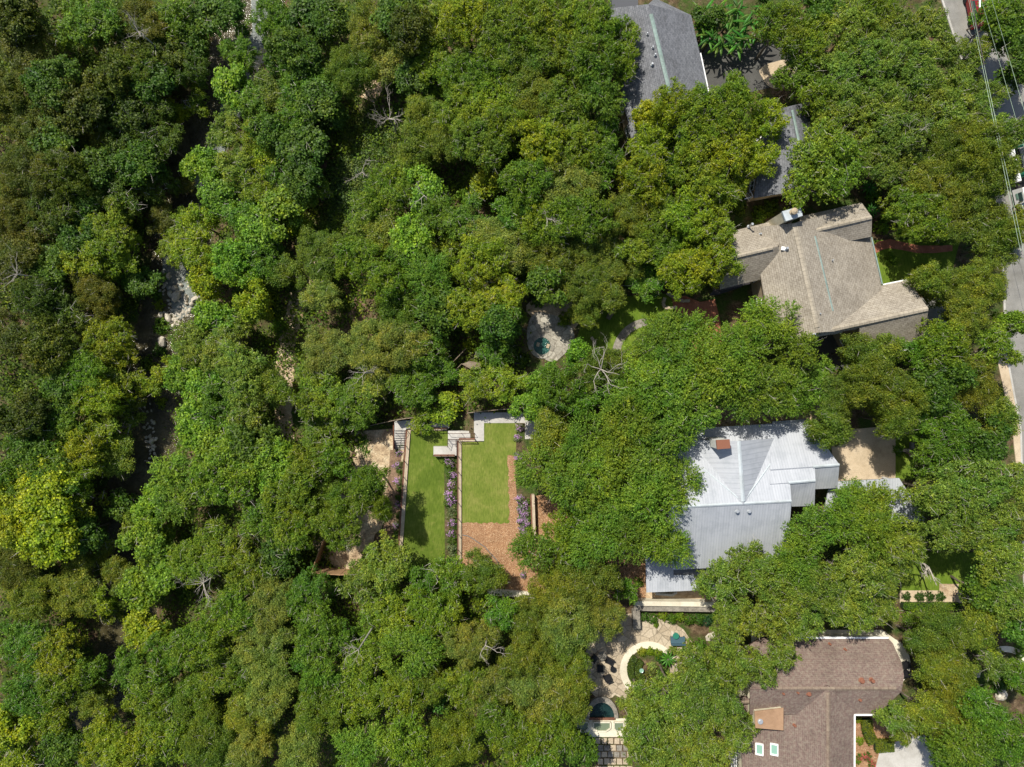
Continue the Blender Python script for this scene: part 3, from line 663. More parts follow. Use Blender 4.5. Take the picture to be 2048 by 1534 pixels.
# --- metal roof house
h = thing('metal_roof_house', (*pt(1480, 1000, 0), 0), 'large house with white ribbed metal roof and orange capped chimney', 'house')
rf, wl = MB(), MB()
E = gable(rf, wl, [(1335, 1015), (1583, 1002)], [(1330, 860), (1570, 846)], [(1345, 1140), (1574, 1128)], 7.6, 4.0, 4.2, thick=.12); around(h, E, 1.8)
E = gable(rf, wl, [(1540, 968), (1631, 961)], [(1540, 905), (1628, 899)], [(1545, 1014), (1629, 1012)], 6.9, 5.2, 5.0, thick=.12)
E = gable(rf, wl, [(1540, 939), (1679, 929.5)], [(1545, 843), (1614, 838.5)], [(1560, 982), (1675, 976)], 6.3, 3.7, 4.6, thick=.12); around(h, E, 1.8)
mo = rf.build('roof', M['metalroof'], h); rf = MB()
gable(rf, wl, [(1478, 882), (1487, 1009)], [(1388, 880), (1398, 1014)], [(1548, 876.5), (1560, 1005)], 7.75, 4.8, 4.7, base=3.9, thick=.12, ov=.3); rf.build('gable_roof', M['metaldormer'], h)
wl.build('wall', M['whitewall'], h)
capstrip(h, 'ridge_cap', (1335, 1015), (1583, 1002), 7.64, 7.64, .32, M['metalcap']); capstrip(h, 'ridge_cap', (1577, 965.5), (1631, 961), 6.94, 6.94, .32, M['metalcap'])
capstrip(h, 'ridge_cap', (1626, 933.5), (1679, 929.5), 6.36, 6.36, .32, M['metalcap']); capstrip(h, 'ridge_cap', (1478, 882), (1486.5, 1003), 7.8, 7.8, .42, M['metalcap'])
MN = (at(1335, 1015, 7.6), at(1583, 1002, 7.6), at(1330, 860, 4.0))
capstrip(h, 'valley_flashing', (1407, 938), (1485, 1003), on_slope(*MN, 1407, 938, .04), 7.6, .2, M['metalcap'], .03); capstrip(h, 'valley_flashing', (1551, 914), (1488, 1003), on_slope(*MN, 1551, 914, .04), 7.6, .2, M['metalcap'], .03)
ch = MB(); P = [at(*q, 8.7) for q in ((1433.5, 881), (1458.5, 879.5), (1460, 896), (1435.5, 898))]; ch.prism([(p.x, p.y) for p in P], 4.5, 8.45)
co = ch.build('chimney', M['whitewall'], h); ct = MB(); c0 = sum(P, Vector()) / 4; ct.prism([tuple((p + (p - c0) * .08)[:2]) for p in P], 8.45, 8.7); ct.build('cap', M['terracotta'], co)
MS = (at(1335, 1015, 7.6), at(1583, 1002, 7.6), at(1345, 1140, 4.2))
for px in (1475, 1499): pipe(h, 'vent_pipe', px, 1023, on_slope(*MS, px, 1023, 0), .13, .35, 'galv')
rf = MB(); P = [(1290, 1074), (1347, 1072), (1347, 1150), (1388, 1150), (1388, 1157), (1440, 1156), (1440, 1179), (1293, 1185)]
slope(rf, [at(*q, 3.2) for q in P], .12); rf.build('porch_roof', M['metalroof'], h); rf = MB(); slope(rf, [at(*q, 3.0) for q in ((1340, 1125), (1445, 1125), (1445, 1160), (1340, 1160))], .1); rf.build('porch_roof', M['darkmetal'], h)
wl = MB(); wl.prism([pt(a, b, 3) for a, b in ((1302, 1082), (1440, 1082), (1440, 1168), (1305, 1174))], 0, 2.85); wl.build('wall', M['whitewall'], h)
rf = MB(); slope(rf, [at(*q, 3.4) for q in ((1660, 964), (1798, 956), (1853, 1041), (1640, 1062))], .15); rf.build('carport_roof', M['metalroof'], h)
for q in ((1668, 970), (1795, 962), (1844, 1036), (1650, 1054)):
    mb = MB(); p = at(*q, 3.3); mb.box(p.x, p.y, 1.65, .15, .15, 3.2); mb.build('carport_post', M['white'], h)
mb = MB(); seg(mb, pt(1312, 1189, 1), pt(1345, 1192, 1), .0, .8, .25); seg(mb, pt(1345, 1192, 1), pt(1355, 1186, 1), 0, .8, .25); mb.build('porch_step', M['cream'], h)
# --- brown shingle house
h = thing('brown_house', (*pt(1640, 1450, 0), 0), 'big house with reddish brown shingles, cross ridge, twin skylights and flat tan dormer', 'house')
rf, wl = MB(), MB(); zN = lambda y: 3.2 + 3.3 * (y - 1276) / 102; zS = lambda y: 6.5 - 1.1 * (y - 1378) / 51
NF = [(1500, 1378), (1793, 1378), (1806, 1366), (1808, 1352), (1803, 1324), (1786, 1287), (1776, 1276), (1520, 1276), (1500, 1290)]
slope(rf, [at(x, y, zN(y)) for x, y in NF]); slope(rf, [at(x, y, zS(y)) for x, y in ((1500, 1378.5), (1793, 1378.5), (1803, 1383), (1773, 1412), (1750, 1429), (1500, 1429))])
slope(rf, [at(1793, 1378, 6.5), at(1806, 1366, 6.1), at(1803, 1383, 6.3)])
gable(rf, wl, [(1657, 1372), (1657, 1640)], [(1478, 1395), (1490, 1640)], [(1709, 1400), (1707.5, 1640)], 6.55, 3.2, 5.5)
rf.build('roof', M['brownroof'], h)
W = inset([at(x, y, 3.4) for x, y in ((1515, 1285), (1772, 1285), (1783, 1296), (1798, 1330), (1802, 1362), (1795, 1385), (1745, 1420), (1515, 1420))], .35)
wl.prism([(w.x, w.y) for w in W], 0, 2.9); wl.build('wall', M['creamwall'], h); around(h, W, 1.7)
capstrip(h, 'ridge_cap', (1550, 1377.5), (1792, 1377.5), 6.56, 6.56, .42, M['browncap'], n=16); capstrip(h, 'ridge_cap', (1657, 1385), (1657, 1620), 6.62, 6.62, .42, M['browncap'], n=18)
capstrip(h, 'ridge_cap', (1479, 1404.5), (1518, 1404.5), 4.6, 4.6, .35, M['browncap'], n=4)
edge(h, 'fascia', (1555, 1275), (1776, 1275), 3.2, 3.2, M['white'], .2, .2, 0.02); edge(h, 'fascia', (1708.5, 1429), (1752, 1429), 5.4, 5.4, M['white'], .17, .2, .03)
edge(h, 'fascia', (1708.5, 1429), (1708, 1640), 5.5, 5.5, M['white'], .17, .2, .03)
BW = (at(1657, 1372, 6.55), at(1657, 1640, 6.55), at(1478, 1395, 3.0)); BN = tuple(at(x, y, zN(y)) for x, y in NF[:2] + [NF[6]]); BS = tuple(at(x, y, zS(y)) for x, y in ((1500, 1378.5), (1793, 1378.5), (1500, 1429)))
# flat topped dormer on the west slope
T = [at(*q, 6.3) for q in ((1509, 1423), (1567, 1416), (1567, 1461), (1511, 1456))]; mb = MB(); slope(mb, T, .12); dm = MB()
Q = inset(T, .12); dm.prism([(p.x, p.y) for p in Q], 2.8, 6.17); do = dm.build('dormer', M['creamwall'], h); mb.build('dormer_roof', noisy('tan_flat_roof', [(0.31, 0.19, 0.11), (0.36, 0.225, 0.135)], .8, fine=4, amt=.08), do)
mb = MB(); p = at(1522, 1445, 6.6); mb.lathe(p.x, p.y, [(.3, 6.3), (.3, 6.45), (.2, 6.47), (.2, 6.6)], 16); mb.build('vent', M['galv'], do)
mb = MB(); P = [at(*q, 5.6) for q in ((1500, 1372), (1513, 1371), (1520, 1400), (1500, 1400))]; mb.prism([(p.x, p.y) for p in P], 3, 5.2); mb.build('parapet', M['creamwall'], h)
def skylight(px, py, w, l, mat, z=None):
    z = on_slope(*BW, px, py, .1); a = at(px, py, z); n = (BW[1] - BW[0]).cross(BW[2] - BW[0]).normalized(); n = n if n.z > 0 else -n
    u = Vector((0, 1, 0)); v = n.cross(u).normalized(); fr = MB(); gl = MB()
    def bx(mb, cu, cv, su, sv, t0, t1):
        P = [a + u * (cu + i * su / 2) + v * (cv + j * sv / 2) for i, j in ((-1, -1), (1, -1), (1, 1), (-1, 1))]; tp = [p + n * t1 for p in P]; bt = [p + n * t0 for p in P]
        mb.face(tp); mb.face(bt[::-1]); [mb.face([tp[i], bt[i], bt[(i + 1) % 4], tp[(i + 1) % 4]]) for i in range(4)]
    bx(fr, 0, -w / 2, l, .12, -.1, .16); bx(fr, 0, w / 2, l, .12, -.1, .16); bx(fr, l / 2, 0, .16, w + .1, -.1, .18); bx(fr, -l / 2, 0, .16, w + .1, -.1, .18)
    o = fr.build('skylight', M['white'], h); bx(gl, 0, 0, l, w, -.05, .09); gl.build('glass', M[mat], o)
skylight(1519, 1497.5, .75, 1.2, 'skyglass'); skylight(1548.5, 1498, .75, 1.2, 'skyglass'); skylight(1573, 1400, .8, .45, 'glass')
for px, py, r_, hh in ((1661, 1289, .08, .3), (1692, 1300, .08, .3), (1725.5, 1363, .17, .3), (1747, 1363, .13, .5)): pipe(h, 'roof_vent', px, py, on_slope(*BN, px, py, 0), r_, hh, 'terracotta')
for px, py, r_, hh in ((1619, 1389, .15, .35), (1568, 1388.5, .08, .3), (1597, 1386.5, .08, .3), (1721.5, 1401, .1, .3)): pipe(h, 'roof_vent', px, py, on_slope(*BS, px, py, 0), r_, hh, 'terracotta')
pipe(h, 'roof_vent', 1590.5, 1452, on_slope(*BW, 1590.5, 1452, 0), .1, .3, 'terracotta')
# white lattice on the west wall
mb = MB(); a = at(1478, 1480, 2.6); b = at(1482, 1600, 2.6)
for z in (.4, 1.0, 1.6, 2.2): seg(mb, (a.x - .3, a.y), (b.x - .3, b.y), z, z + .07, .06)
for k in range(18): f = k / 17; mb.box(a.x - .3 + (b.x - a.x) * f, a.y + (b.y - a.y) * f, 1.3, .06, .06, 2.4)
mb.build('lattice', M['white'], h)
slab('terrace', blob(1782, 1325, 38, 48, wob=0.03, seed=8), 0.12, M['cream'], .3); slab('north_walk', [(1630, 1260), (1765, 1260), (1790, 1278), (1790, 1300), (1630, 1300)], .1, M['cream'], .3)
# --- grey shingle house (two wings, a house and its garage)
h = thing('grey_house', (*pt(1310, 140, 0), 0), 'house with long grey shingle roof and pale green ridge strip', 'house')
rf, wl = MB(), MB(); E = gable(rf, wl, [(1297, 8), (1362, 275)], [(1382, 30), (1430, 240)], [(1208, 18), (1264, 285)], 7.0, 3.9, 3.9); around(h, E, 1.8)
slope(rf, [at(1297, 8, 7), at(1382, 30, 3.9), at(1371, 25, 4.0), at(1310, -4, 4.2)])
rf.build('roof', M['greyroof'], h); wl.build('wall', M['tanwall'], h); capstrip(h, 'ridge_strip', (1302, 28), (1362, 275), 7.05, 7.05, .42, M['greencap'])
edge(h, 'gutter', (1401, 106), (1418, 186), 3.9, 3.9, M['white'], .12)
GW = (at(1297, 8, 7), at(1362, 275, 7), at(1208, 18, 3.9))
for px, py, hh, r_ in ((1295, 66, .3, .06), (1306, 93, .3, .06), (1311, 108, .3, .07), (1305, 127, .3, .09), (1286, 225, .5, .2)): pipe(h, 'vent_pipe', px, py, on_slope(*GW, px, py, 0), r_, hh, 'galv')
mb = MB(); p = at(1250, 2, 4); mb.box(p.x, p.y, 2, 3, 2.2, 4.0); mb.build('side_wall', M['greyroof'], h)
h = thing('garage', (*pt(1575, 310, 0), 0), 'small grey roofed garage with tan wall, half hidden by round oaks', 'garage')
rf, wl = MB(), MB(); E = gable(rf, wl, [(1584, 211), (1618, 378)], [(1618, 204), (1668, 366)], [(1530, 225), (1508, 396)], 6.2, 3.9, 3.6); around(h, E, 1.6)
rf.build('roof', M['greyroof'], h); wl.build('wall', M['tanwall'], h); capstrip(h, 'ridge_strip', (1585, 220), (1618, 376), 6.26, 6.26, .3, M['greencap'])
mb = MB()
for k in range(6): p = at(1492 + k * 2.4, 384 + k * 2.2, 2.4); mb.box(p.x, p.y, 2.0, .05, .05, 1.0)
seg(mb, pt(1489, 398, 2.5), pt(1506, 393, 2.5), 2.45, 2.52, .1); seg(mb, pt(1500, 380, 2.5), pt(1506, 393, 2.5), 2.45, 2.52, .1); mb.build('balcony_rail', M['white'], h)
# ground round the houses
slab('driveway', [(1395, 88), (1600, 70), (1600, 160), (1500, 185), (1420, 200)], .02, M['asphalt'])
slab('tan_garden_bed', blob(1560, 148, 36, 28, seed=3), .06, M['gravel']); slab('front_court', [(1660, 862), (1830, 848), (1830, 868), (1791, 868), (1791, 956), (1670, 962)], .03, M['gravel'])
slab('court_lawn', [(1791, 868), (1830, 868), (1826, 960), (1791, 956)], .03, M['lawn3']); slab('south_lawn', [(1800, 1105), (1960, 1105), (1950, 1182), (1800, 1182)], .03, M['lawn3'])
slab('garden_walk', [(1800, 1181), (1950, 1181), (1950, 1206), (1800, 1206)], .05, M['gravel']); slab('garden_pad', [(1879, 1168), (1918, 1168), (1912, 1192), (1879, 1192)], .09, M['sand'])
slab('concrete_driveway', [(1700, 1500), (1760, 1480), (1860, 1470), (1880, 1600), (1690, 1600)], .03, M['concrete']); slab('front_bed', [(1706, 1425), (1770, 1425), (1800, 1480), (1760, 1500), (1745, 1560), (1706, 1560)], .05, M['mulch'])
slab('east_drive', [(1815, 595), (1920, 595), (1920, 690), (1830, 700)], .02, M['street']); slab('garden_lawn', [(1745, 480), (1920, 480), (1900, 560), (1750, 570)], .02, M['lawn3'])
slab('red_path', [(1740, 494), (1757, 483), (1780, 478), (1805, 484), (1840, 491), (1880, 491), (1905, 490), (1905, 502), (1870, 506), (1835, 506), (1805, 500), (1778, 496), (1762, 501), (1745, 510)], .06, M['brickpath'])
slab('green_lawn', [(1150, 690), (1165, 640), (1190, 600), (1320, 585), (1370, 600), (1345, 640), (1290, 660), (1250, 700)], .02, M['lawn3'])
slab('pond_terrace', blob(1098, 672, 42, 52, wob=.14, seed=4), .05, M['palestone']); slab('pond_walk', blob(1112, 622, 48, 48, wob=.16, seed=14), .03, M['sand']); slab('red_patio', [(1342, 594), (1372, 592), (1400, 604), (1430, 598), (1440, 640), (1445, 710), (1380, 715), (1380, 640), (1350, 622)], .05, M['brickpath'])
ring('curved_path', 1300, 712, 60, 76, 95, 180, .06, M['greystone']); slab('front_garden', blob(1990, 1345, 75, 80, wob=.05, seed=12), .02, M['earth']); ring('garden_ring_path', 2010, 1350, 46, 58, 20, 150, .05, M['cream'])
slab('court_shade', [(1560, 660), (1740, 640), (1740, 740), (1560, 740)], .015, M['asphalt'])  # dark slab standing in for the shade in the house notch
ST = [((1880, -60), (1965, -60)), ((1885, 0), (1972, 0)), ((1945, 180), (2035, 170)), ((1992, 400), (2090, 400)), ((2008, 560), (2110, 560)), ((2012, 700), (2120, 700)), ((2042, 860), (2150, 860)), ((2060, 1600), (2200, 1600))]
L_ = [s[0] for s in ST]; R2 = [s[1] for s in ST]; slab('street', L_ + R2[::-1], .0, M['street'], .2); slab('side_street', [(2000, 165), (2200, 180), (2200, 270), (1990, 240)], .004, M['street'], .2)
mb = MB()
for a, b in zip(L_[:-1], L_[1:]): seg(mb, pt(*a, .12), pt(*b, .12), -.1, .12, .22)
tag(mb.build('kerb', M['concrete']), 'pale kerb along the near side of the street', 'kerb', kind='structure')
slab('pavement', [(1990, 640), (2010, 640), (2012, 700), (2040, 860), (2052, 1000), (2040, 1000), (2025, 860), (1995, 720)], .10, M['gravel'], .2)
# ------------------------------------------------------------------ foliage
def leaf_quads(P, N, L, W, rng):
    """diamond leaves at P with normals N, lengths L, widths W -> vertex and face arrays"""
    n = len(P); a = rng.normal(size=(n, 3)); t = a - N * np.sum(a * N, 1, keepdims=True); t /= np.linalg.norm(t, axis=1, keepdims=True) + 1e-9; b = np.cross(N, t)
    L = L[:, None]; W = W[:, None]; bend = N * L * 0.12
    V = np.stack([P - t * L / 2 - bend, P + b * W / 2, P + t * L / 2 - bend, P - b * W / 2], 1).reshape(-1, 3)
    Fc = np.arange(4 * n).reshape(n, 4); return V, Fc
def mesh_np(name, V, Fc, mat):
    me = bpy.data.meshes.new(name); n = len(Fc)
    me.vertices.add(len(V)); me.vertices.foreach_set('co', V.astype(np.float32).ravel())
    me.loops.add(n * 4); me.loops.foreach_set('vertex_index', Fc.astype(np.int32).ravel())
    me.polygons.add(n); me.polygons.foreach_set('loop_start', np.arange(0, n * 4, 4, dtype=np.int32)); me.polygons.foreach_set('loop_total', np.full(n, 4, np.int32))
    me.materials.append(mat); me.update(calc_edges=True); return me
def crown(rng, R, z0, z1, nl, ncl, per, lsize, style, lobe=(0.24, 0.38)):
    """foliage between heights z0 and z1: lobes -> twig clusters -> leaves"""
    hc = (z1 - z0); zc = z0 + hc * 0.42
    th = rng.uniform(0, 2 * np.pi, nl); rr = np.sqrt(rng.uniform(0.0, 1, nl)) * 0.80; ph = rng.uniform(0, 6.28, 4)
    out = 1 + .16 * np.sin(2 * th + ph[0]) + .13 * np.sin(3 * th + ph[1]) + .10 * np.sin(5 * th + ph[2])
    lr = R * rng.uniform(*lobe, nl); cx = rr * out * R * np.cos(th); cy = rr * out * R * np.sin(th)
    top = np.clip(1 - (rr * 0.95) ** 2.6, 0.05, 1) ** .6; cz = zc + (z1 - zc - lr * .75) * top * rng.uniform(0.62, 1.03, nl)
    k = nl // 4; cz[:k] = zc - rng.uniform(-.1, .35, k) * hc                       # lower lobes near the rim
    LC = np.stack([cx, cy, cz], 1); w = lr ** 2; w /= w.sum()
    li = rng.choice(nl, ncl, p=w); d = rng.normal(size=(ncl, 3)); d[:, 2] += 0.45; d /= np.linalg.norm(d, axis=1, keepdims=True)
    cl = LC[li] + d * (lr[li] * rng.uniform(.55, 1.22, ncl))[:, None] * np.array([1, 1, .8])
    n = ncl * per; ci = np.repeat(np.arange(ncl), per); dd = d[ci]
    if style == 'feather':
        hor = dd * np.array([1, 1, .25]); base = LC[li][ci] - np.array([0, 0, zc]); hor = hor + base * np.array([1, 1, .1]) / R * .9; hor /= np.linalg.norm(hor, axis=1, keepdims=True) + 1e-9
        P = cl[ci] + hor * rng.uniform(-.25, .75, (n, 1)) + rng.normal(size=(n, 3)) * .055
    else:
        sp = .125 if style == 'oak' else (.21 if style == 'broad' else .16); P = cl[ci] + rng.normal(size=(n, 3)) * sp
    N = dd * .6 + rng.normal(size=(n, 3)) * .5 + np.array([0, 0, .75]); N /= np.linalg.norm(N, axis=1, keepdims=True)
    L = lsize * rng.uniform(.65, 1.35, n); W = L * rng.uniform(.42, .7, n)
    if style == 'broad': W = L * rng.uniform(.6, .85, n)
    return P, N, L, W, LC, lr
def limbs(rng, H0, LC, r0, mat, name, sink=0.35):
    mb = MB(); top = Vector((rng.uniform(-.15, .15), rng.uniform(-.15, .15), H0))
    mid = top * .5 + Vector((rng.uniform(-.2, .2), rng.uniform(-.2, .2), 0)); mb.tube([(0, 0, -.6), (0, 0, .15), mid, top], [r0 * 1.3, r0 * 1.05, r0 * .85, r0 * .62], 8)
    for i in range(min(len(LC), 11)):
        e = Vector(LC[i]); s = top.lerp(mid, rng.uniform(0, .5)); e.z -= sink * .3
        m = s.lerp(e, .5) + Vector((rng.uniform(-.35, .35), rng.uniform(-.35, .35), rng.uniform(-.1, .45)))
        mb.tube([s, m, e], [r0 * .42, r0 * .28, r0 * .12], 5, cap=False)
        for _ in range(3):
            q = m.lerp(e, rng.uniform(0, .8)); f = q + Vector((rng.uniform(-1, 1), rng.uniform(-1, 1), rng.uniform(.1, .9))) * 1.15; mb.tube([q, q.lerp(f, .5) + Vector((0, 0, .12)), f], [r0 * .16, r0 * .11, .015], 4, cap=False)
    return mb.build(name, mat, origin=(0, 0, 0), smooth=True)
def twigs(rng, LC, LR, TW):
    mb = MB()
    for _ in range(int(TW * len(LC))):
        i = int(rng.integers(len(LC))); c = Vector(LC[i]); q = Vector(rng.normal(size=3)); q.z = abs(q.z) * .8 + .2; q.normalize(); l_ = LR[i]
        s = c + q * l_ * rng.uniform(.45, .85); v = Vector(rng.normal(size=3)) * .22
        m = s + q * rng.uniform(.1, .3) + v; e = m + q * rng.uniform(.05, .3) + v * rng.uniform(.3, 1.5); mb.tube([s, m, e], [.022, .016, .006], 3, cap=False)
        if rng.uniform() < .5: mb.tube([m, m + (e - m) * .6 + Vector(rng.normal(size=3)) * .12], [.013, .005], 3, cap=False)
    return np.array(mb.v), np.array(mb.f)
PROTO = {}
def make_proto(key, R, Ht, hc, nl, ncl, per, ls, style, seed, lobe=(.24, .38), bark='bark'):
    rng = np.random.default_rng(seed); P, N, L, W, LC, lr = crown(rng, R, Ht - hc, Ht, nl, ncl, per, ls, style, lobe); V, Fc = leaf_quads(P, N, L, W, rng)
    tv, tf = twigs(rng, LC, lr, {'oak': 2.2, 'feather': 1.0, 'broad': .8, 'cedar': .8}[style]); nl_ = len(Fc)
    cm = mesh_np('crown', np.concatenate([V, tv]), np.concatenate([Fc, tf + len(V)]), M['leaf']); cm.materials.append(M['twig']); mi = np.zeros(len(cm.polygons), np.int32); mi[nl_:] = 1; cm.polygons.foreach_set('material_index', mi)
    to = limbs(rng, (Ht - hc) * .95, LC, R * .055, M[bark], 'trunk'); tm = to.data; bpy.data.objects.remove(to)
    PROTO.setdefault(key, []).append((cm, tm, R, Ht))
for i in range(5): make_proto('oakL', 4.4, 9.5, 4.6, 56, 1600, 13, .215, 'oak', 100 + i, (.15, .27))
for i in range(5): make_proto('oakM', 3.0, 8.0, 3.8, 32, 780, 13, .205, 'oak', 120 + i, (.18, .31))
for i in range(3): make_proto('oakS', 1.8, 5.0, 2.6, 16, 330, 13, .20, 'oak', 140 + i)
for i in range(4): make_proto('fthL', 4.4, 10.0, 4.4, 58, 1450, 16, .20, 'feather', 160 + i, (.14, .25))
for i in range(3): make_proto('fthM', 3.0, 8.5, 3.8, 32, 730, 16, .19, 'feather', 170 + i, (.17, .29))
for i in range(4): make_proto('brdL', 4.2, 10.0, 5.2, 36, 950, 16, .30, 'broad', 180 + i, (.18, .33))
for i in range(4): make_proto('brdM', 2.8, 8.0, 4.2, 24, 480, 16, .28, 'broad', 190 + i, (.2, .36))
for i in range(3): make_proto('cedL', 4.2, 8.5, 4.8, 76, 2900, 12, .175, 'cedar', 200 + i, (.12, .22))
for i in range(3): make_proto('cedM', 2.8, 7.5, 4.0, 42, 1350, 12, .175, 'cedar', 210 + i, (.15, .26))
for i in range(3): make_proto('brdS', 1.6, 4.2, 2.6, 12, 200, 16, .24, 'broad', 220 + i, (.25, .4))
for k, v in {'fthS': 'oakS', 'cedS': 'oakS'}.items(): PROTO[k] = PROTO[v]
COL = {'q': ((.100, .112, .012), 'shaded brown olive', 'ced'), 'p': ((.080, .120, .011), 'shadowy olive', 'oak'), 'o': ((.130, .190, .016), 'olive green', 'oak'), 'd': ((.064, .120, .014), 'dark green', 'brd'), 'g': ((.098, .180, .018), 'mid green', 'oak'), 'b': ((.140, .235, .026), 'fresh green', 'brd'),  # q and p: olives darkened to carry the upper-left shade
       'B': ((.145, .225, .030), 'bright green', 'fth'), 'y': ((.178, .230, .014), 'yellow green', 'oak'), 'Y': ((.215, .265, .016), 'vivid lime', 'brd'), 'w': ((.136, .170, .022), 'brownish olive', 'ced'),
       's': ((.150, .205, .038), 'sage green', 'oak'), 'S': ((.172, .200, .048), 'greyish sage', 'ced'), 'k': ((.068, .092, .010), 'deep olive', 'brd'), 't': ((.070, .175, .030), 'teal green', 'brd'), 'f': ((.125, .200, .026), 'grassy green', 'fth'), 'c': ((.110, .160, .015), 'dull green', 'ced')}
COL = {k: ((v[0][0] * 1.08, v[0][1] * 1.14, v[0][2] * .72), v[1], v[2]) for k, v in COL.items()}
SHAPE = {'oak': 'lumpy', 'brd': 'leafy', 'fth': 'feathery', 'ced': 'soft'}
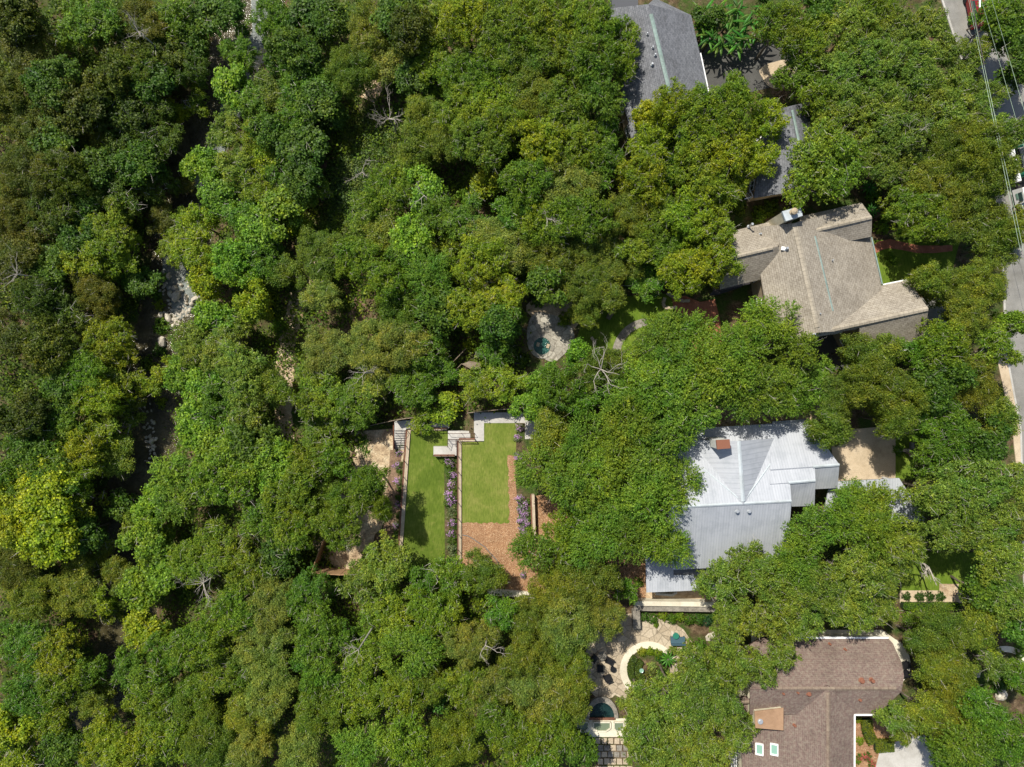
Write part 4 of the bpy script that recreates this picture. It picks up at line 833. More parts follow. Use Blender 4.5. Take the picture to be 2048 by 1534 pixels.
# ------------------------------------------------------------------ the trees, one by one: px py r kind
TREES = """
35 25 58 k;60 100 62 w;180 48 64 g;285 40 52 w;345 45 46 g;405 30 48 d;462 28 36 d;20 190 60 w;110 165 55 d;250 95 46 k;275 135 52 o;335 105 46 o;378 90 36 d;215 165 50 k;305 165 45 d;385 140 34 o;353 222 24 Y;398 205 26 y;250 225 46 k;318 218 38 o;150 215 55 k;60 255 60 w;120 285 48 d;195 265 48 w;262 275 46 o;326 285 44 c;285 335 44 d;55 345 60 w;125 345 50 c;200 335 46 d;240 395 48 o;312 365 40 o;25 430 52 w;100 425 52 c;60 485 46 w;165 405 42 d;215 470 60 y;325 440 34 w;155 475 40 d;
482 108 36 g;470 175 42 b;515 215 42 g;452 262 42 s;512 275 34 y;412 330 40 b;480 340 42 s;440 395 42 b;495 435 46 g;398 448 42 y;352 452 32 y;365 372 22 w;
548 45 50 g;620 45 48 d;590 110 52 d;664 40 38 d;604 165 48 g;545 180 46 c;645 200 46 d;705 135 52 c;742 60 56 w;790 40 42 d;775 120 46 S;825 70 50 k;835 150 44 d;590 240 46 g;640 250 30 d;545 265 40 d;612 300 48 d;532 315 34 Y;565 345 40 g;604 360 40 d;522 385 38 o;566 425 44 b;522 465 44 b;592 446 26 Y;
640 385 24 o;782 372 56 o;742 428 46 o;825 330 42 c;770 462 46 w;880 60 60 o;935 35 60 y;1000 50 58 o;872 135 50 o;925 150 52 o;985 125 55 o;850 235 50 w;930 215 56 o;990 200 56 y;898 285 52 w;958 285 58 o;840 290 46 c;848 385 44 b;880 435 52 g;822 478 48 b;935 440 46 g;985 480 54 S;975 365 30 Y;1030 420 46 g;
1055 45 58 o;1115 30 60 y;1190 45 56 o;1236 80 44 o;1105 105 55 o;1180 125 58 o;1245 125 40 o;1035 125 46 c;1065 195 58 w;1015 250 50 o;1130 205 62 o;1198 195 46 f;1208 265 34 g;1082 285 56 y;1150 290 54 o;1210 310 44 g;1300 240 34 Y;1342 212 52 y;1405 225 58 o;1470 215 56 o;1530 245 44 y;1385 285 56 o;1452 300 58 y;1515 320 46 y;1300 292 44 y;1285 355 54 y;1342 345 36 g;1400 362 60 o;1462 365 44 y;1190 345 48 g;1130 372 66 S;1055 365 54 g;1040 435 40 c;1100 445 56 o;1180 430 58 o;1250 425 56 w;1320 440 56 o;1382 435 54 y;1436 400 40 o;1436 478 42 o;1350 510 52 o;
1560 55 54 o;1618 80 52 o;1640 20 46 d;1745 15 50 o;1702 60 56 s;1782 55 56 s;1850 60 46 s;1895 105 42 s;1680 130 56 s;1750 130 56 s;1826 130 54 s;1592 150 46 o;1628 195 44 o;1690 210 56 s;1760 215 56 s;1838 190 56 s;1905 180 46 s;1885 240 48 s;1955 218 36 s;1800 270 58 s;1660 250 36 s;1640 335 86 o;1770 330 52 s;1835 345 40 s;1905 290 56 w;1965 300 58 w;1862 365 56 w;1935 370 62 w;1990 345 44 w;1800 410 46 o;1850 435 52 o;1912 440 56 w;1972 425 42 w;2015 60 48 d;2040 130 46 d;2005 30 40 g;2018 268 36 s;1720 290 40 s;
38 515 46 w;100 530 44 d;170 520 46 y;238 515 50 y;280 560 36 d;70 600 52 c;192 590 50 w;130 625 48 c;18 670 45 w;90 690 52 k;140 700 50 o;212 680 50 y;245 705 40 y;172 745 50 g;224 765 42 o;118 785 50 d;200 795 50 y;50 835 50 k;130 850 55 g;205 862 48 y;262 832 24 w;55 905 50 d;100 940 58 g;165 915 52 y;232 915 46 w;108 975 66 Y;50 1010 60 Y;155 1000 48 y;15 960 40 g;
286 768 28 y;332 742 28 y;350 500 32 y;394 505 48 y;470 528 50 b;412 562 36 Y;392 685 54 s;434 640 40 b;372 745 40 b;450 700 46 s;412 775 40 b;505 605 36 Y;472 655 36 s;485 745 58 s;440 815 46 g;400 845 46 b;500 825 46 s;440 885 48 b;352 945 46 B;365 1000 44 B;450 955 72 o;505 885 48 d;300 1010 34 b;
530 515 40 g;575 545 40 c;640 505 56 c;720 520 56 o;648 590 40 S;780 562 50 o;828 505 52 g;862 560 50 f;800 620 56 c;900 518 48 o;872 618 46 d;960 525 56 y;945 605 58 y;1000 640 40 d;660 700 60 S;622 742 34 s;735 695 58 S;798 690 58 S;850 690 44 g;616 808 34 o;535 770 46 c;655 795 56 o;718 800 50 g;758 755 46 s;828 770 52 g;882 745 36 g;845 838 30 y;892 820 30 Y;948 768 42 y;1008 765 44 y;985 705 32 g;640 860 46 o;700 830 44 g;545 930 58 b;620 930 50 o;668 915 38 o;590 985 58 o;655 985 52 c;735 965 46 c;
1020 500 46 S;1095 512 58 w;1165 500 58 w;1228 520 58 w;1295 495 56 o;1370 545 54 y;1435 530 44 y;1160 575 52 w;1212 585 40 w;1095 565 42 d;1012 590 46 y;1028 652 26 d;1290 560 42 g;1172 628 34 w;
1160 712 32 b;1088 764 36 b;1118 775 50 g;1200 735 50 w;1165 800 40 g;1060 815 34 b;1320 680 56 f;1378 662 42 f;1285 735 46 B;1358 725 58 f;1430 745 66 f;1478 700 62 f;1535 640 58 B;1592 700 42 f;1500 785 66 f;1300 780 70 B;1372 805 70 B;1238 800 40 B;1560 775 56 f;1608 780 40 f;
1105 870 48 w;1172 880 56 f;1250 850 56 B;1082 930 46 B;1140 965 58 B;1198 940 56 B;1282 915 74 B;1345 870 42 B;1225 1015 58 B;1305 995 66 B;1362 965 46 B;1268 1070 52 f;1330 1085 52 B;
1625 650 24 g;1714 704 42 w;1758 700 46 w;1645 742 28 f;1745 765 64 w;1678 795 56 w;1795 800 54 w;1648 855 42 w;1795 840 36 w;1838 705 42 g;1885 690 56 o;1935 635 52 w;1965 560 56 w;1905 575 50 w;1862 560 38 w;2022 650 32 b;1985 700 46 o;1875 765 56 d;1945 765 52 w;1992 830 44 w;1855 835 46 g;1905 865 54 g;1965 880 48 d;1868 915 46 g;1885 985 66 s;1955 965 66 s;2020 965 48 s;1990 490 46 w;1700 990 34 B;1740 1010 44 B;
245 1012 30 d;300 1040 32 b;240 1148 34 w;226 1222 24 w;262 1325 30 g;180 1335 40 g;272 800 20 w;1972 30 28 g;2020 470 34 w;2040 440 28 w;
1945 108 38 s;1985 190 32 s;1938 168 28 s;2003 252 28 s;1412 38 28 d;1532 8 22 d;1985 1332 34 s;2038 1355 32 g;1180 310 30 g;1010 700 24 d;
28 1060 50 Y;92 1050 68 Y;165 1065 44 d;25 1135 50 w;60 1190 50 w;150 1175 64 w;200 1200 42 y;212 1100 30 w;272 1055 30 w;300 1090 44 b;282 1180 44 b;390 1120 54 o;330 1135 44 b;455 1095 58 o;55 1285 58 g;105 1305 58 y;60 1385 58 g;122 1360 52 o;100 1435 50 y;25 1445 48 Y;35 1505 48 y;130 1505 54 d;178 1400 36 w;202 1372 28 w;205 1480 54 y;268 1490 58 y;292 1260 42 Y;332 1300 50 g;400 1290 58 o;262 1340 38 g;310 1385 58 o;390 1400 58 c;335 1465 58 o;455 1335 58 o;462 1220 58 o;420 1480 58 c;505 1420 58 w;500 1500 50 S;
525 1040 48 o;585 1050 56 o;560 1115 46 d;684 1052 54 o;758 1012 31 c;508 1140 46 o;545 1205 58 S;525 1280 56 S;620 1190 54 g;642 1262 58 g;632 1332 54 g;545 1375 60 S;770 1125 58 s;715 1165 44 s;905 1155 48 o;965 1145 42 c;850 1165 34 g;852 1220 50 o;775 1235 62 o;730 1310 56 o;828 1300 58 f;890 1230 44 o;940 1285 54 S;1005 1225 42 g;862 1365 46 c;800 1385 56 o;715 1395 58 o;640 1420 58 c;930 1370 50 o;980 1380 56 S;1010 1450 56 o;720 1490 54 B;600 1490 58 S;815 1480 58 o;905 1480 58 c;870 1390 30 t;
1062 1100 40 f;1112 1115 40 o;1132 1060 54 o;1192 1078 56 f;1105 1172 52 w;1182 1165 62 w;1248 1180 24 g;1062 1235 54 w;1135 1240 62 S;1205 1230 50 S;1052 1310 56 w;1122 1315 56 w;1150 1362 38 w;1072 1390 60 S;1136 1408 42 w;1042 1475 54 o;1112 1460 52 o;1085 1520 46 g;1160 1500 38 d;
1284 1400 44 s;1348 1385 50 s;1400 1370 58 s;1462 1330 52 s;1292 1460 56 s;1370 1450 60 s;1440 1415 50 s;1318 1520 56 s;1405 1510 58 s;1468 1480 32 s;1498 1445 26 s;1442 1160 48 s;1492 1120 44 s;1395 1330 44 s;1468 1240 50 s;
1532 1155 52 s;1590 1120 52 f;1612 1062 46 f;1680 1040 50 f;1745 1065 50 f;1805 1085 52 s;1562 1205 52 s;1640 1180 56 s;1702 1150 58 s;1765 1150 54 s;1525 1240 46 s;1600 1235 52 s;1690 1215 56 s;1765 1215 40 s;1562 1300 34 s;1590 1325 24 s;1528 1335 40 s;1895 1055 60 s;1975 1040 60 s;2032 1040 48 S;2000 1120 56 s;1965 1180 48 d;2022 1200 50 s;1846 1284 42 w;1882 1262 58 w;1945 1255 48 w;1870 1340 42 w;1905 1350 52 w;1895 1425 50 w;1850 1420 44 w;1786 1432 36 s;1808 1462 28 w;1960 1425 58 g;1930 1485 56 f;2015 1475 58 g;1890 1505 40 g;2035 1255 36 t
"""
ANCH = [('the top left corner', 0, 0), ('the dark upper creek gap', 430, 150), ('the pale upper creek', 515, 130), ('the rocky creek bed', 370, 590), ('the muddy creek bend', 300, 880),
        ('the bottom left corner', 0, 1534), ('the yellowest left edge tree', 100, 990), ('the woods dirt path', 630, 400), ('the sandy woods patch', 750, 135), ('the bare thicket tree', 718, 335),
        ('the limestone path', 580, 700), ('the brown litter clearing', 725, 650), ('the dirt yard', 720, 980), ('the lower lawn', 850, 990), ('the upper lawn', 970, 960), ('the mulch bed', 1000, 1110), ('the purple flower bed', 1050, 1030),
        ('the pond terrace', 1095, 670), ('the shaded green lawn', 1250, 640), ('the red brick patio', 1400, 640), ('the grey shingle roof', 1330, 130), ('the asphalt driveway', 1480, 130), ('the garage', 1580, 300), ('the tan shingle house', 1640, 560),
        ('the winding red path', 1820, 490), ('the overhead wires', 1980, 150), ('the street', 2030, 500), ('the metal roof house', 1500, 980), ('the sandy front court', 1735, 910), ('the carport', 1760, 1010), ('the small south lawn', 1860, 1150),
        ('the brown shingle house', 1640, 1420), ('the concrete driveway', 1780, 1510), ('the round garden bed', 1297, 1340), ('the lounge chairs', 1208, 1335), ('the dark spa pool', 1205, 1420), ('the stone stepping path', 1225, 1505), ('the cream topped wall', 1350, 1212),
        ('the grey bare tree', 395, 1170), ('the lower pale dead branches', 715, 1310), ('the bottom edge', 700, 1534), ('the left edge', 0, 700), ('the dark lower creek pool', 240, 1260), ('the right edge', 2048, 1050),
        ('the weathered shed', 930, 720), ('the top edge', 800, 0), ('the top right corner', 2048, 0), ('the bottom right corner', 2048, 1534), ('the cedar fence', 680, 1150), ('the parked utility truck', 2048, 380), ('the front garden', 2000, 1330)]
DIRS = ['right of', 'lower right of', 'below', 'lower left of', 'left of', 'upper left of', 'above', 'upper right of']
ORD = ['closest', 'second closest', 'third closest', 'fourth closest', 'fifth closest', 'sixth closest', 'seventh closest', 'eighth closest', 'ninth closest', 'tenth closest']
def labels(items):
    """items: (px, py, size word, colour word, shape word, noun) -> one label each, all different"""
    base = {}; out = [None] * len(items)
    for i, (px, py, sz, cw, sh, noun) in enumerate(items):
        a = min(ANCH, key=lambda q: (q[1] - px) ** 2 + (q[2] - py) ** 2); d = math.hypot(a[1] - px, a[2] - py)
        k = 'beside' if d < 14 else DIRS[int(round(math.degrees(math.atan2(py - a[2], px - a[1])) / 45)) % 8]
        base.setdefault(f'{sz} {cw} {sh} {noun} {k} {a[0]}', []).append((d, i))
    for b, l in base.items():
        l.sort()
        for n, (_, i) in enumerate(l): out[i] = b if len(l) == 1 else f'{b}, {ORD[n]}'
    return out
T = [];
for w in TREES.replace('\n', '').split(';'):
    if w.strip(): a = w.split(); a = [float(a[0]), float(a[1]), float(a[2]), a[3]]; dk = a[0] * 1.0 + a[1] * .45 < 560; a[3] = {'w': 'q', 'o': 'p', 'c': 'p', 'y': 'o' if a[1] < 430 else 'y'}.get(a[3], a[3]) if dk else a[3]; T.append(tuple(a))  # upper-left trees swap to darker codes, shade put into crown colour
ROOFS = [(1450, 400, 1870, 720), (1280, 835, 1700, 1200), (1480, 1270, 1820, 1534), (1210, 0, 1430, 290), (1500, 200, 1640, 400), (1640, 950, 1860, 1070)]
HOV = [(1955, 218, 8, .8), (1945, 108, 8, .8), (1985, 190, 8, .8), (1938, 168, 8, .8), (2018, 268, 8, 1.35), (1990, 345, 8, 1.3), (2003, 252, 6, 1.3), (2020, 470, 8, 1.3), (1412, 38, 10, 1.0), (1965, 300, 10, 1.25), (325, 440, 12, .6), (352, 452, 12, .55), (350, 500, 12, .6), (280, 560, 12, .6), (238, 515, 12, .7), (365, 372, 12, .6), (312, 365, 10, .7), (1228, 520, 15, .7), (1290, 560, 12, .5), (1295, 495, 12, .75), (1165, 500, 12, .75), (1350, 510, 12, .8), (1320, 440, 12, .85), (1745, 765, 20, 1.3), (1648, 855, 15, 1.35), (1795, 840, 15, 1.5), (1795, 800, 10, 1.3), (718, 800, 40, .62), (640, 860, 20, .6), (700, 830, 20, .55), (845, 838, 12, .7), (892, 820, 12, .7), (948, 768, 20, .62), (1008, 765, 20, .6), (1060, 815, 15, .7), (655, 795, 20, .7), (758, 755, 20, .7), (828, 770, 20, .65), (882, 745, 15, .6), (735, 965, 20, 1.5), (758, 1012, 8, 1.5), (684, 1052, 10, 1.0), (965, 1145, 15, .7), (905, 1155, 15, .75), (640, 250, 12, .6), (1172, 628, 15, .7), (1160, 575, 15, .8), (1212, 585, 15, .8), (1085, 740, 15, .7), (1140, 700, 15, .7), (985, 705, 12, .7)]
used = {}; items = []; info = []
rt = random.Random(42)
T.sort(key=lambda t: -t[2])
for px, py, r, k in T:
    tall = 1.0
    for a, b, c, d in ROOFS:
        if a - r * .6 < px < c + r * .6 and b - r * .6 < py < d + r * .6: tall = 1.13
    fam = COL[k][2]; sz = 'L' if r >= 50 else ('M' if r >= 31 else 'S'); key = fam + sz
    pr = PROTO[key]; j = rt.randrange(len(pr)); cm, tm, R, Ht = pr[j]
    g = -2.0 if px < 900 else 0.0
    hs = tall * rt.uniform(.9, 1.04)
    if px < 1000 and sz != 'S': hs *= rt.choice((.86, .94, 1.02))
    for ox, oy, orr, oh in HOV:
        if (px - ox) ** 2 + (py - oy) ** 2 < orr ** 2: hs = oh
    for _ in range(5):
        zc = g + .74 * Ht * hs; rm = r * (H - zc) / F * 1.0; s = rm / R; p = at(px, py, zc); g = gz(p.x, p.y)
    info.append((px, py, r, k, key, j, p.x, p.y, g, s, hs * (0.75 + .25 * s))); items.append((px, py, {'L': 'large', 'M': 'medium', 'S': 'small'}[sz], COL[k][1], SHAPE[fam], 'tree'))
LB = labels(items); first = {}
for (px, py, r, k, key, j, x, y, g, s, sz_), lab in zip(info, LB):
    fam = COL[k][2]; kind = {'oak': 'oak_tree', 'brd': 'broadleaf_tree', 'fth': 'elm_tree', 'ced': 'cedar_tree'}[fam]
    rz = rt.uniform(0, 6.28)
    src = first.get((key, j, kind))
    if src is None:
        cm, tm, R, Ht = PROTO[key][j]; t = bpy.data.objects.new(kind, None); C.link(t)
        tr = bpy.data.objects.new('trunk', tm); C.link(tr); tr.parent = t; cr = bpy.data.objects.new('crown', cm); C.link(cr); cr.parent = t; first[(key, j, kind)] = t
    else: t = copy_tree(src)
    t.location = (x, y, g); t.rotation_euler = (0, 0, rz); t.scale = (s * rt.uniform(.94, 1.08), s * rt.uniform(.94, 1.08), sz_)
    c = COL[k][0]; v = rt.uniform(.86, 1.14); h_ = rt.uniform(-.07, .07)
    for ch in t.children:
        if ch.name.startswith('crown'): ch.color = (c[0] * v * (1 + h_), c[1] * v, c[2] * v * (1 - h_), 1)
    grp = 'trees of the wooded creek banks' if px < 900 else 'trees between the houses'
    tag(t, lab, 'tree', grp)
print('TREES', len(T))

# ------------------------------------------------------------------ bare and dead trees with pale branches
def bare(px, py, zc, spread, label, seed, n=6, lean=(0, 0), mat='palebark', rr=.045):
    rb = random.Random(seed); zc -= .5 if zc < 8 else 1.3; p = at(px, py, zc); g = gz(p.x, p.y); t = thing('bare_tree', (p.x, p.y, g), label, 'dead tree', 'bare pale trees'); mb = MB(); br = MB(); mat = mat
    base = Vector((p.x, p.y, g)); top = Vector((p.x, p.y, zc - 1.2)); mb.tube([base - Vector((0, 0, .4)), base.lerp(top, .5) + Vector((.2, .1, 0)), top], [.15, .11, .08], 7)
    def grow(a, d, L, r, lv):
        q = a; P = [a]; R = [r]
        for i in range(3):
            d = (d + Vector((rb.uniform(-.35, .35), rb.uniform(-.35, .35), rb.uniform(-.12, .2)))).normalized(); q = q + d * L / 3; P.append(q); R.append(r * (1 - .22 * (i + 1)))
            if lv > 0 and rb.random() < .85: grow(q, (d + Vector((rb.uniform(-1, 1), rb.uniform(-1, 1), rb.uniform(-.2, .3)))).normalized(), L * .6, r * .55, lv - 1)
        br.tube(P, R, 5 if lv > 0 else 4, cap=False)
    for i in range(n):
        a = 6.28 * i / n + rb.uniform(-.9, .9); grow(top, Vector((math.cos(a) + lean[0], math.sin(a) + lean[1], rb.uniform(.35, .9))).normalized(), spread * rb.uniform(.35, 1.15), rr, 3)
    mb.build('trunk', M[mat], t); br.build('branches', M[mat], t); return t
bare(720, 338, 6.5, 1.5, 'white branched dead tree standing above the sage thicket by the dirt path', 1, 4)
bare(397, 1172, 4.0, 1.9, 'grey bare tree with dense upright twigs in the lower left woods', 2, 8)
bare(712, 1308, 11.5, 2.0, 'pale dead limbs sticking out of the canopy in the lower woods', 3, 4, (-.8, 0))
bare(1205, 738, 10.9, 3.0, 'big pale bare limbs spreading above the green canopy below the shaded lawn', 31, 6, (0, .1), rr=.06)
bare(1832, 262, 10.5, 1.6, 'thin white dead branches among the sage green oaks near the wires', 5, 3)
bare(20, 545, 3, 1.8, 'grey twiggy bare tree at the left edge', 6, 7)
#bare(135, 555, 3.5, 1.8, 'grey brown bare twigs between yellow green trees left of the creek', 7, 6)
bare(845, 385, 8.5, 1.5, 'pale bare branches right of the sage thicket', 8, 3)
bare(775, 230, 3.8, 2.0, 'fine grey twigs of a bare tree above the sage thicket', 9, 8)
bare(725, 745, 9.2, 1.6, 'slender pale bare branches between sage trees above the fence', 10, 4)
bare(970, 1300, 11, 1.5, 'single forked white branch in the woods below the cream garden wall', 11, 2)
bare(265, 52, 3, 2.0, 'grey bare twigs between dark trees in the top left woods', 12, 7)
bare(1095, 430, 10.6, 1.4, 'curled grey white branches over the oaks left of the tan shingle house', 13, 3)
bare(1870, 1140, 5.6, 2.4, 'thick crooked bare limb arching over the small south lawn', 14, 3, (-.9, -.3), 'palebark', .11)
bare(1465, 1290, 5.5, 2.2, 'tangled grey bare limbs beside the tree stump below the cream wall', 15, 6, mat='bark')
# ------------------------------------------------------------------ undergrowth nobody could count
def poly_np(pts):
    return np.array([[(p[0] - 1024) / F * H, (767 - p[1]) / F * H] for p in pts])
def inside(P, poly):
    x, y = P[:, 0], P[:, 1]; n = len(poly); r = np.zeros(len(P), bool); j = n - 1
    for i in range(n):
        xi, yi = poly[i]; xj, yj = poly[j]; c = ((yi > y) != (yj > y)) & (x < (xj - xi) * (y - yi) / (yj - yi + 1e-12) + xi); r ^= c; j = i
    return r
KEEP = [[(795, 835), (1130, 800), (1130, 1200), (795, 1160)], [(1250, 820), (1680, 790), (1880, 840), (1880, 1080), (1440, 1210), (1250, 1260)], [(1120, 1220), (1440, 1210), (1440, 1534), (1100, 1600)], [(1440, 390), (1960, 380), (1960, 720), (1440, 740)],
        [(1480, 1240), (1830, 1240), (1880, 1600), (1440, 1600)], [(1200, -20), (1620, -60), (1680, 420), (1480, 430), (1440, 290), (1200, 290)], [(1130, 570), (1450, 560), (1460, 720), (1130, 720)], [(1040, 560), (1170, 560), (1170, 760), (1040, 760)],
        [(1860, -100), (2060, -100), (2250, 1700), (2000, 1700), (1975, 500)], [(640, 1160), (655, 1040), (720, 850), (800, 850), (800, 1110), (735, 1160)], [(1795, 1100), (1960, 1100), (1960, 1240), (1795, 1240)]]
rg = np.random.default_rng(5)
def undergrowth(name, label, box, ncl, per, ls, keep, col, hgt=(.1, 1.1), cat='undergrowth', polys=None, thin=True):
    a = at(box[0], box[3], 0); b = at(box[2], box[1], 0); c = np.stack([rg.uniform(a.x, b.x, ncl), rg.uniform(a.y, b.y, ncl)], 1)
    m = np.ones(ncl, bool)
    for k in keep: m &= ~inside(c, poly_np(k))
    if polys:
        q = np.zeros(ncl, bool)
        for k in polys: q |= inside(c, poly_np(k))
        m &= q
    if thin:
        m &= np.abs(c[:, 0] - creek_x(c[:, 1])) > 4.6
        f = np.sin(c[:, 0] * .45 + 2 * np.sin(c[:, 1] * .3)) + np.sin(c[:, 1] * .62 + 1.7 * np.sin(c[:, 0] * .21)); m &= f > rg.uniform(-2.4, .3, ncl)
    c = c[m]; n = len(c) * per; ci = np.repeat(np.arange(len(c)), per); hh = rg.uniform(*hgt, len(c)); sp = .18 + hh * .35
    P = np.zeros((n, 3)); P[:, :2] = c[ci] + rg.normal(size=(n, 2)) * sp[ci][:, None]; P[:, 2] = ground(P[:, 0], P[:, 1]) + .05 + hh[ci] * rg.uniform(.2, 1, n)
    N = rg.normal(size=(n, 3)) * .5 + np.array([0, 0, .8]); N /= np.linalg.norm(N, axis=1, keepdims=True); L = ls * rg.uniform(.6, 1.4, n); V, Fc = leaf_quads(P, N, L, L * rg.uniform(.4, .8, n), rg)
    o = bpy.data.objects.new(name, mesh_np(name, V, Fc, M['leaf'])); C.link(o); o.color = (*col, 1); return tag(o, label, cat, kind='stuff')
undergrowth('undergrowth', 'low green undergrowth on the forest floor under the trees', (-80, -60, 1130, 1620), 26000, 9, .32, KEEP, (.105, .165, .008), (.1, 2.3))
undergrowth('ground_cover', 'low planting and weeds on the ground between the houses', (900, -60, 2120, 1620), 5000, 9, .30, KEEP, (.105, .17, .008), (.1, .9))
undergrowth('sage_thicket', 'pale sage green brush and tall grass beside the dirt path', (600, 180, 800, 600), 6000, 9, .22, [], (.14, .19, .05), (.2, 1.0), 'brush', [[(668, 225), (740, 210), (790, 250), (790, 330), (730, 390), (690, 440), (655, 500), (625, 560), (615, 520), (625, 430), (640, 350), (660, 300)]], False)
undergrowth('shady_grass', 'bright ground cover patch at the edge of the dirt yard', (690, 860, 735, 930), 260, 9, .2, [], (.08, .16, .016), (.05, .35), 'grass', [[(700, 880), (715, 868), (722, 890), (728, 910), (720, 925), (706, 905)]], False)
# ------------------------------------------------------------------ shrubs, flowers, furniture, vehicle, wires
rng = np.random.default_rng(77)
def bush_mesh(R, h, ncl, per, ls, style='oak', flat=False):
    d = rng.normal(size=(ncl, 3)); d[:, 2] = np.abs(d[:, 2]); d /= np.linalg.norm(d, axis=1, keepdims=True); ph = rng.uniform(0, 6, 2); t = np.arctan2(d[:, 1], d[:, 0])
    k = (1 + .15 * np.sin(3 * t + ph[0]) + .1 * np.sin(5 * t + ph[1])) * rng.uniform(.55, 1.02, ncl); cl = d * np.array([R, R, h]) * k[:, None]
    ci = np.repeat(np.arange(ncl), per); n = ncl * per; P = cl[ci] + rng.normal(size=(n, 3)) * .07; P[:, 2] = np.maximum(P[:, 2], .03)
    N = d[ci] * .8 + rng.normal(size=(n, 3)) * .5 + np.array([0, 0, .4]); N /= np.linalg.norm(N, axis=1, keepdims=True); L = ls * rng.uniform(.6, 1.4, n)
    return leaf_quads(P, N, L, L * rng.uniform(.4, .7, n), rng)
def stem_mesh(h):
    mb = MB()
    for i in range(5): a = 6.28 * i / 5; mb.tube([(0, 0, -.1), (math.cos(a) * h * .3, math.sin(a) * h * .3, h * .7)], [.02, .008], 4)
    o = mb.build('stems', M['bark'], origin=(0, 0, 0)); me = o.data; bpy.data.objects.remove(o); return me
BUSH = {k: [mesh_np('foliage', *bush_mesh(*a), M['leaf']) for _ in range(3)] for k, a in {'s': (.6, .6, 60, 9, .13), 'm': (1.0, 1.0, 110, 10, .17), 'g': (.6, .35, 80, 9, .10)}.items()}
STEM = stem_mesh(.7)
def shrub(px, py, r, col, label, z=None, name='shrub', cat='shrub', group=None, size='m', hs=1.0, flower=None):
    q = on(px, py) if z is None else at(px, py, z); R = {'s': .6, 'm': 1.0, 'g': .6}[size]; s = r * (H - q.z) / F / R
    t = thing(name, q, label, cat, group, rng.uniform(0, 6)); t.scale = (s, s, s * hs); o = bpy.data.objects.new('foliage', BUSH[size][rng.integers(3)]); C.link(o); o.parent = t; v = rng.uniform(.88, 1.12); o.color = (col[0] * v, col[1] * v, col[2] * v, 1)
    o2 = bpy.data.objects.new('stems', STEM); C.link(o2); o2.parent = t
    if flower:
        V, Fc = bush_mesh(.56, .62, 34, 7, .11); o3 = bpy.data.objects.new('flowers', mesh_np('flowers', V + np.array([rng.uniform(-.15, .1), rng.uniform(-.1, .1), .1]), Fc, M[flower])); C.link(o3); o3.parent = t
    return t
G1 = (.075, .15, .015); GR = (.16, .21, .10); LIME = (.16, .24, .01); MG = (.08, .16, .01)
PF = 'flowering shrubs along the garden terraces'
y_ = ['topmost', 'second from the top', 'third from the top', 'fourth from the top', 'fifth from the top', 'sixth from the top', 'seventh from the top', 'eighth from the top', 'ninth from the top', 'tenth from the top', 'eleventh from the top', 'twelfth from the top', 'lowest']
A1 = [(899, 927, 12, 1), (903, 948, 10, 1), (903, 968, 10, 1), (901, 990, 11, 1), (899, 1003, 12, 1), (905, 1018, 9, 0), (904, 1032, 9, 0), (905, 1046, 10, 1), (903, 1065, 9, 1), (906, 1080, 9, 0), (904, 1096, 11, 0), (906, 1112, 9, 0)]
for i, (x, y, r, f) in enumerate(A1):
    shrub(x, y, r, GR if i in (2, 5, 6, 10, 11) else G1, f"{'purple flowered' if f else 'grey green'} shrub, {y_[i]} between the two lawns", -1.3, 'flowering_shrub' if f else 'shrub', 'flowering shrub' if f else 'shrub', PF, 's', 1.0, 'purple' if f else None)
    if i < 11: shrub(x + 8, y + 9, 6, G1, f"small leafy plant, {y_[i]} beside the steel wall between the lawns", -1.3, 'leafy_plant', 'plant', PF, 's', .9)
A2 = [(806, 872, 6, 0), (803, 888, 7, 0), (797, 905, 8, 1), (796, 930, 9, 1), (799, 943, 7, 0), (796, 963, 9, 1), (799, 978, 7, 0), (797, 995, 7, 0), (795, 1010, 7, 1), (797, 1030, 7, 0), (793, 1050, 8, 1), (792, 1068, 8, 0)]
for i, (x, y, r, f) in enumerate(A2):
    shrub(x, y, r, G1 if not f else GR, f"{'pink purple flowered shrub' if f else 'small green shrub'}, {y_[i]} left of the lower lawn wall", None, 'flowering_shrub' if f else 'shrub', 'flowering shrub' if f else 'shrub', PF, 's', 1.0, 'purple' if f else None)
A3 = [(1038, 855, 9), (1034, 876, 8), (1036, 912, 9), (1040, 998, 10), (1047, 1010, 10), (1040, 1018, 9), (1050, 1026, 10), (1042, 1040, 10), (1052, 1046, 10), (1045, 1056, 9), (1050, 1068, 9), (1048, 1080, 7), (1046, 1150, 7)]
for i, (x, y, r) in enumerate(A3): shrub(x, y, r, GR, f"lavender coloured shrub, {y_[i]} right of the upper lawn", .1, 'flowering_shrub', 'flowering shrub', PF, 's', 1.0, 'purple')
for i, (x, y) in enumerate([(1056, 1003), (1060, 1020), (1061, 1038), (1060, 1056), (1058, 1074)]): shrub(x, y, 7, G1, f"green leafy plant, {y_[i]} right of the lavender shrubs", .1, 'leafy_plant', 'plant', PF, 's', 1.0)
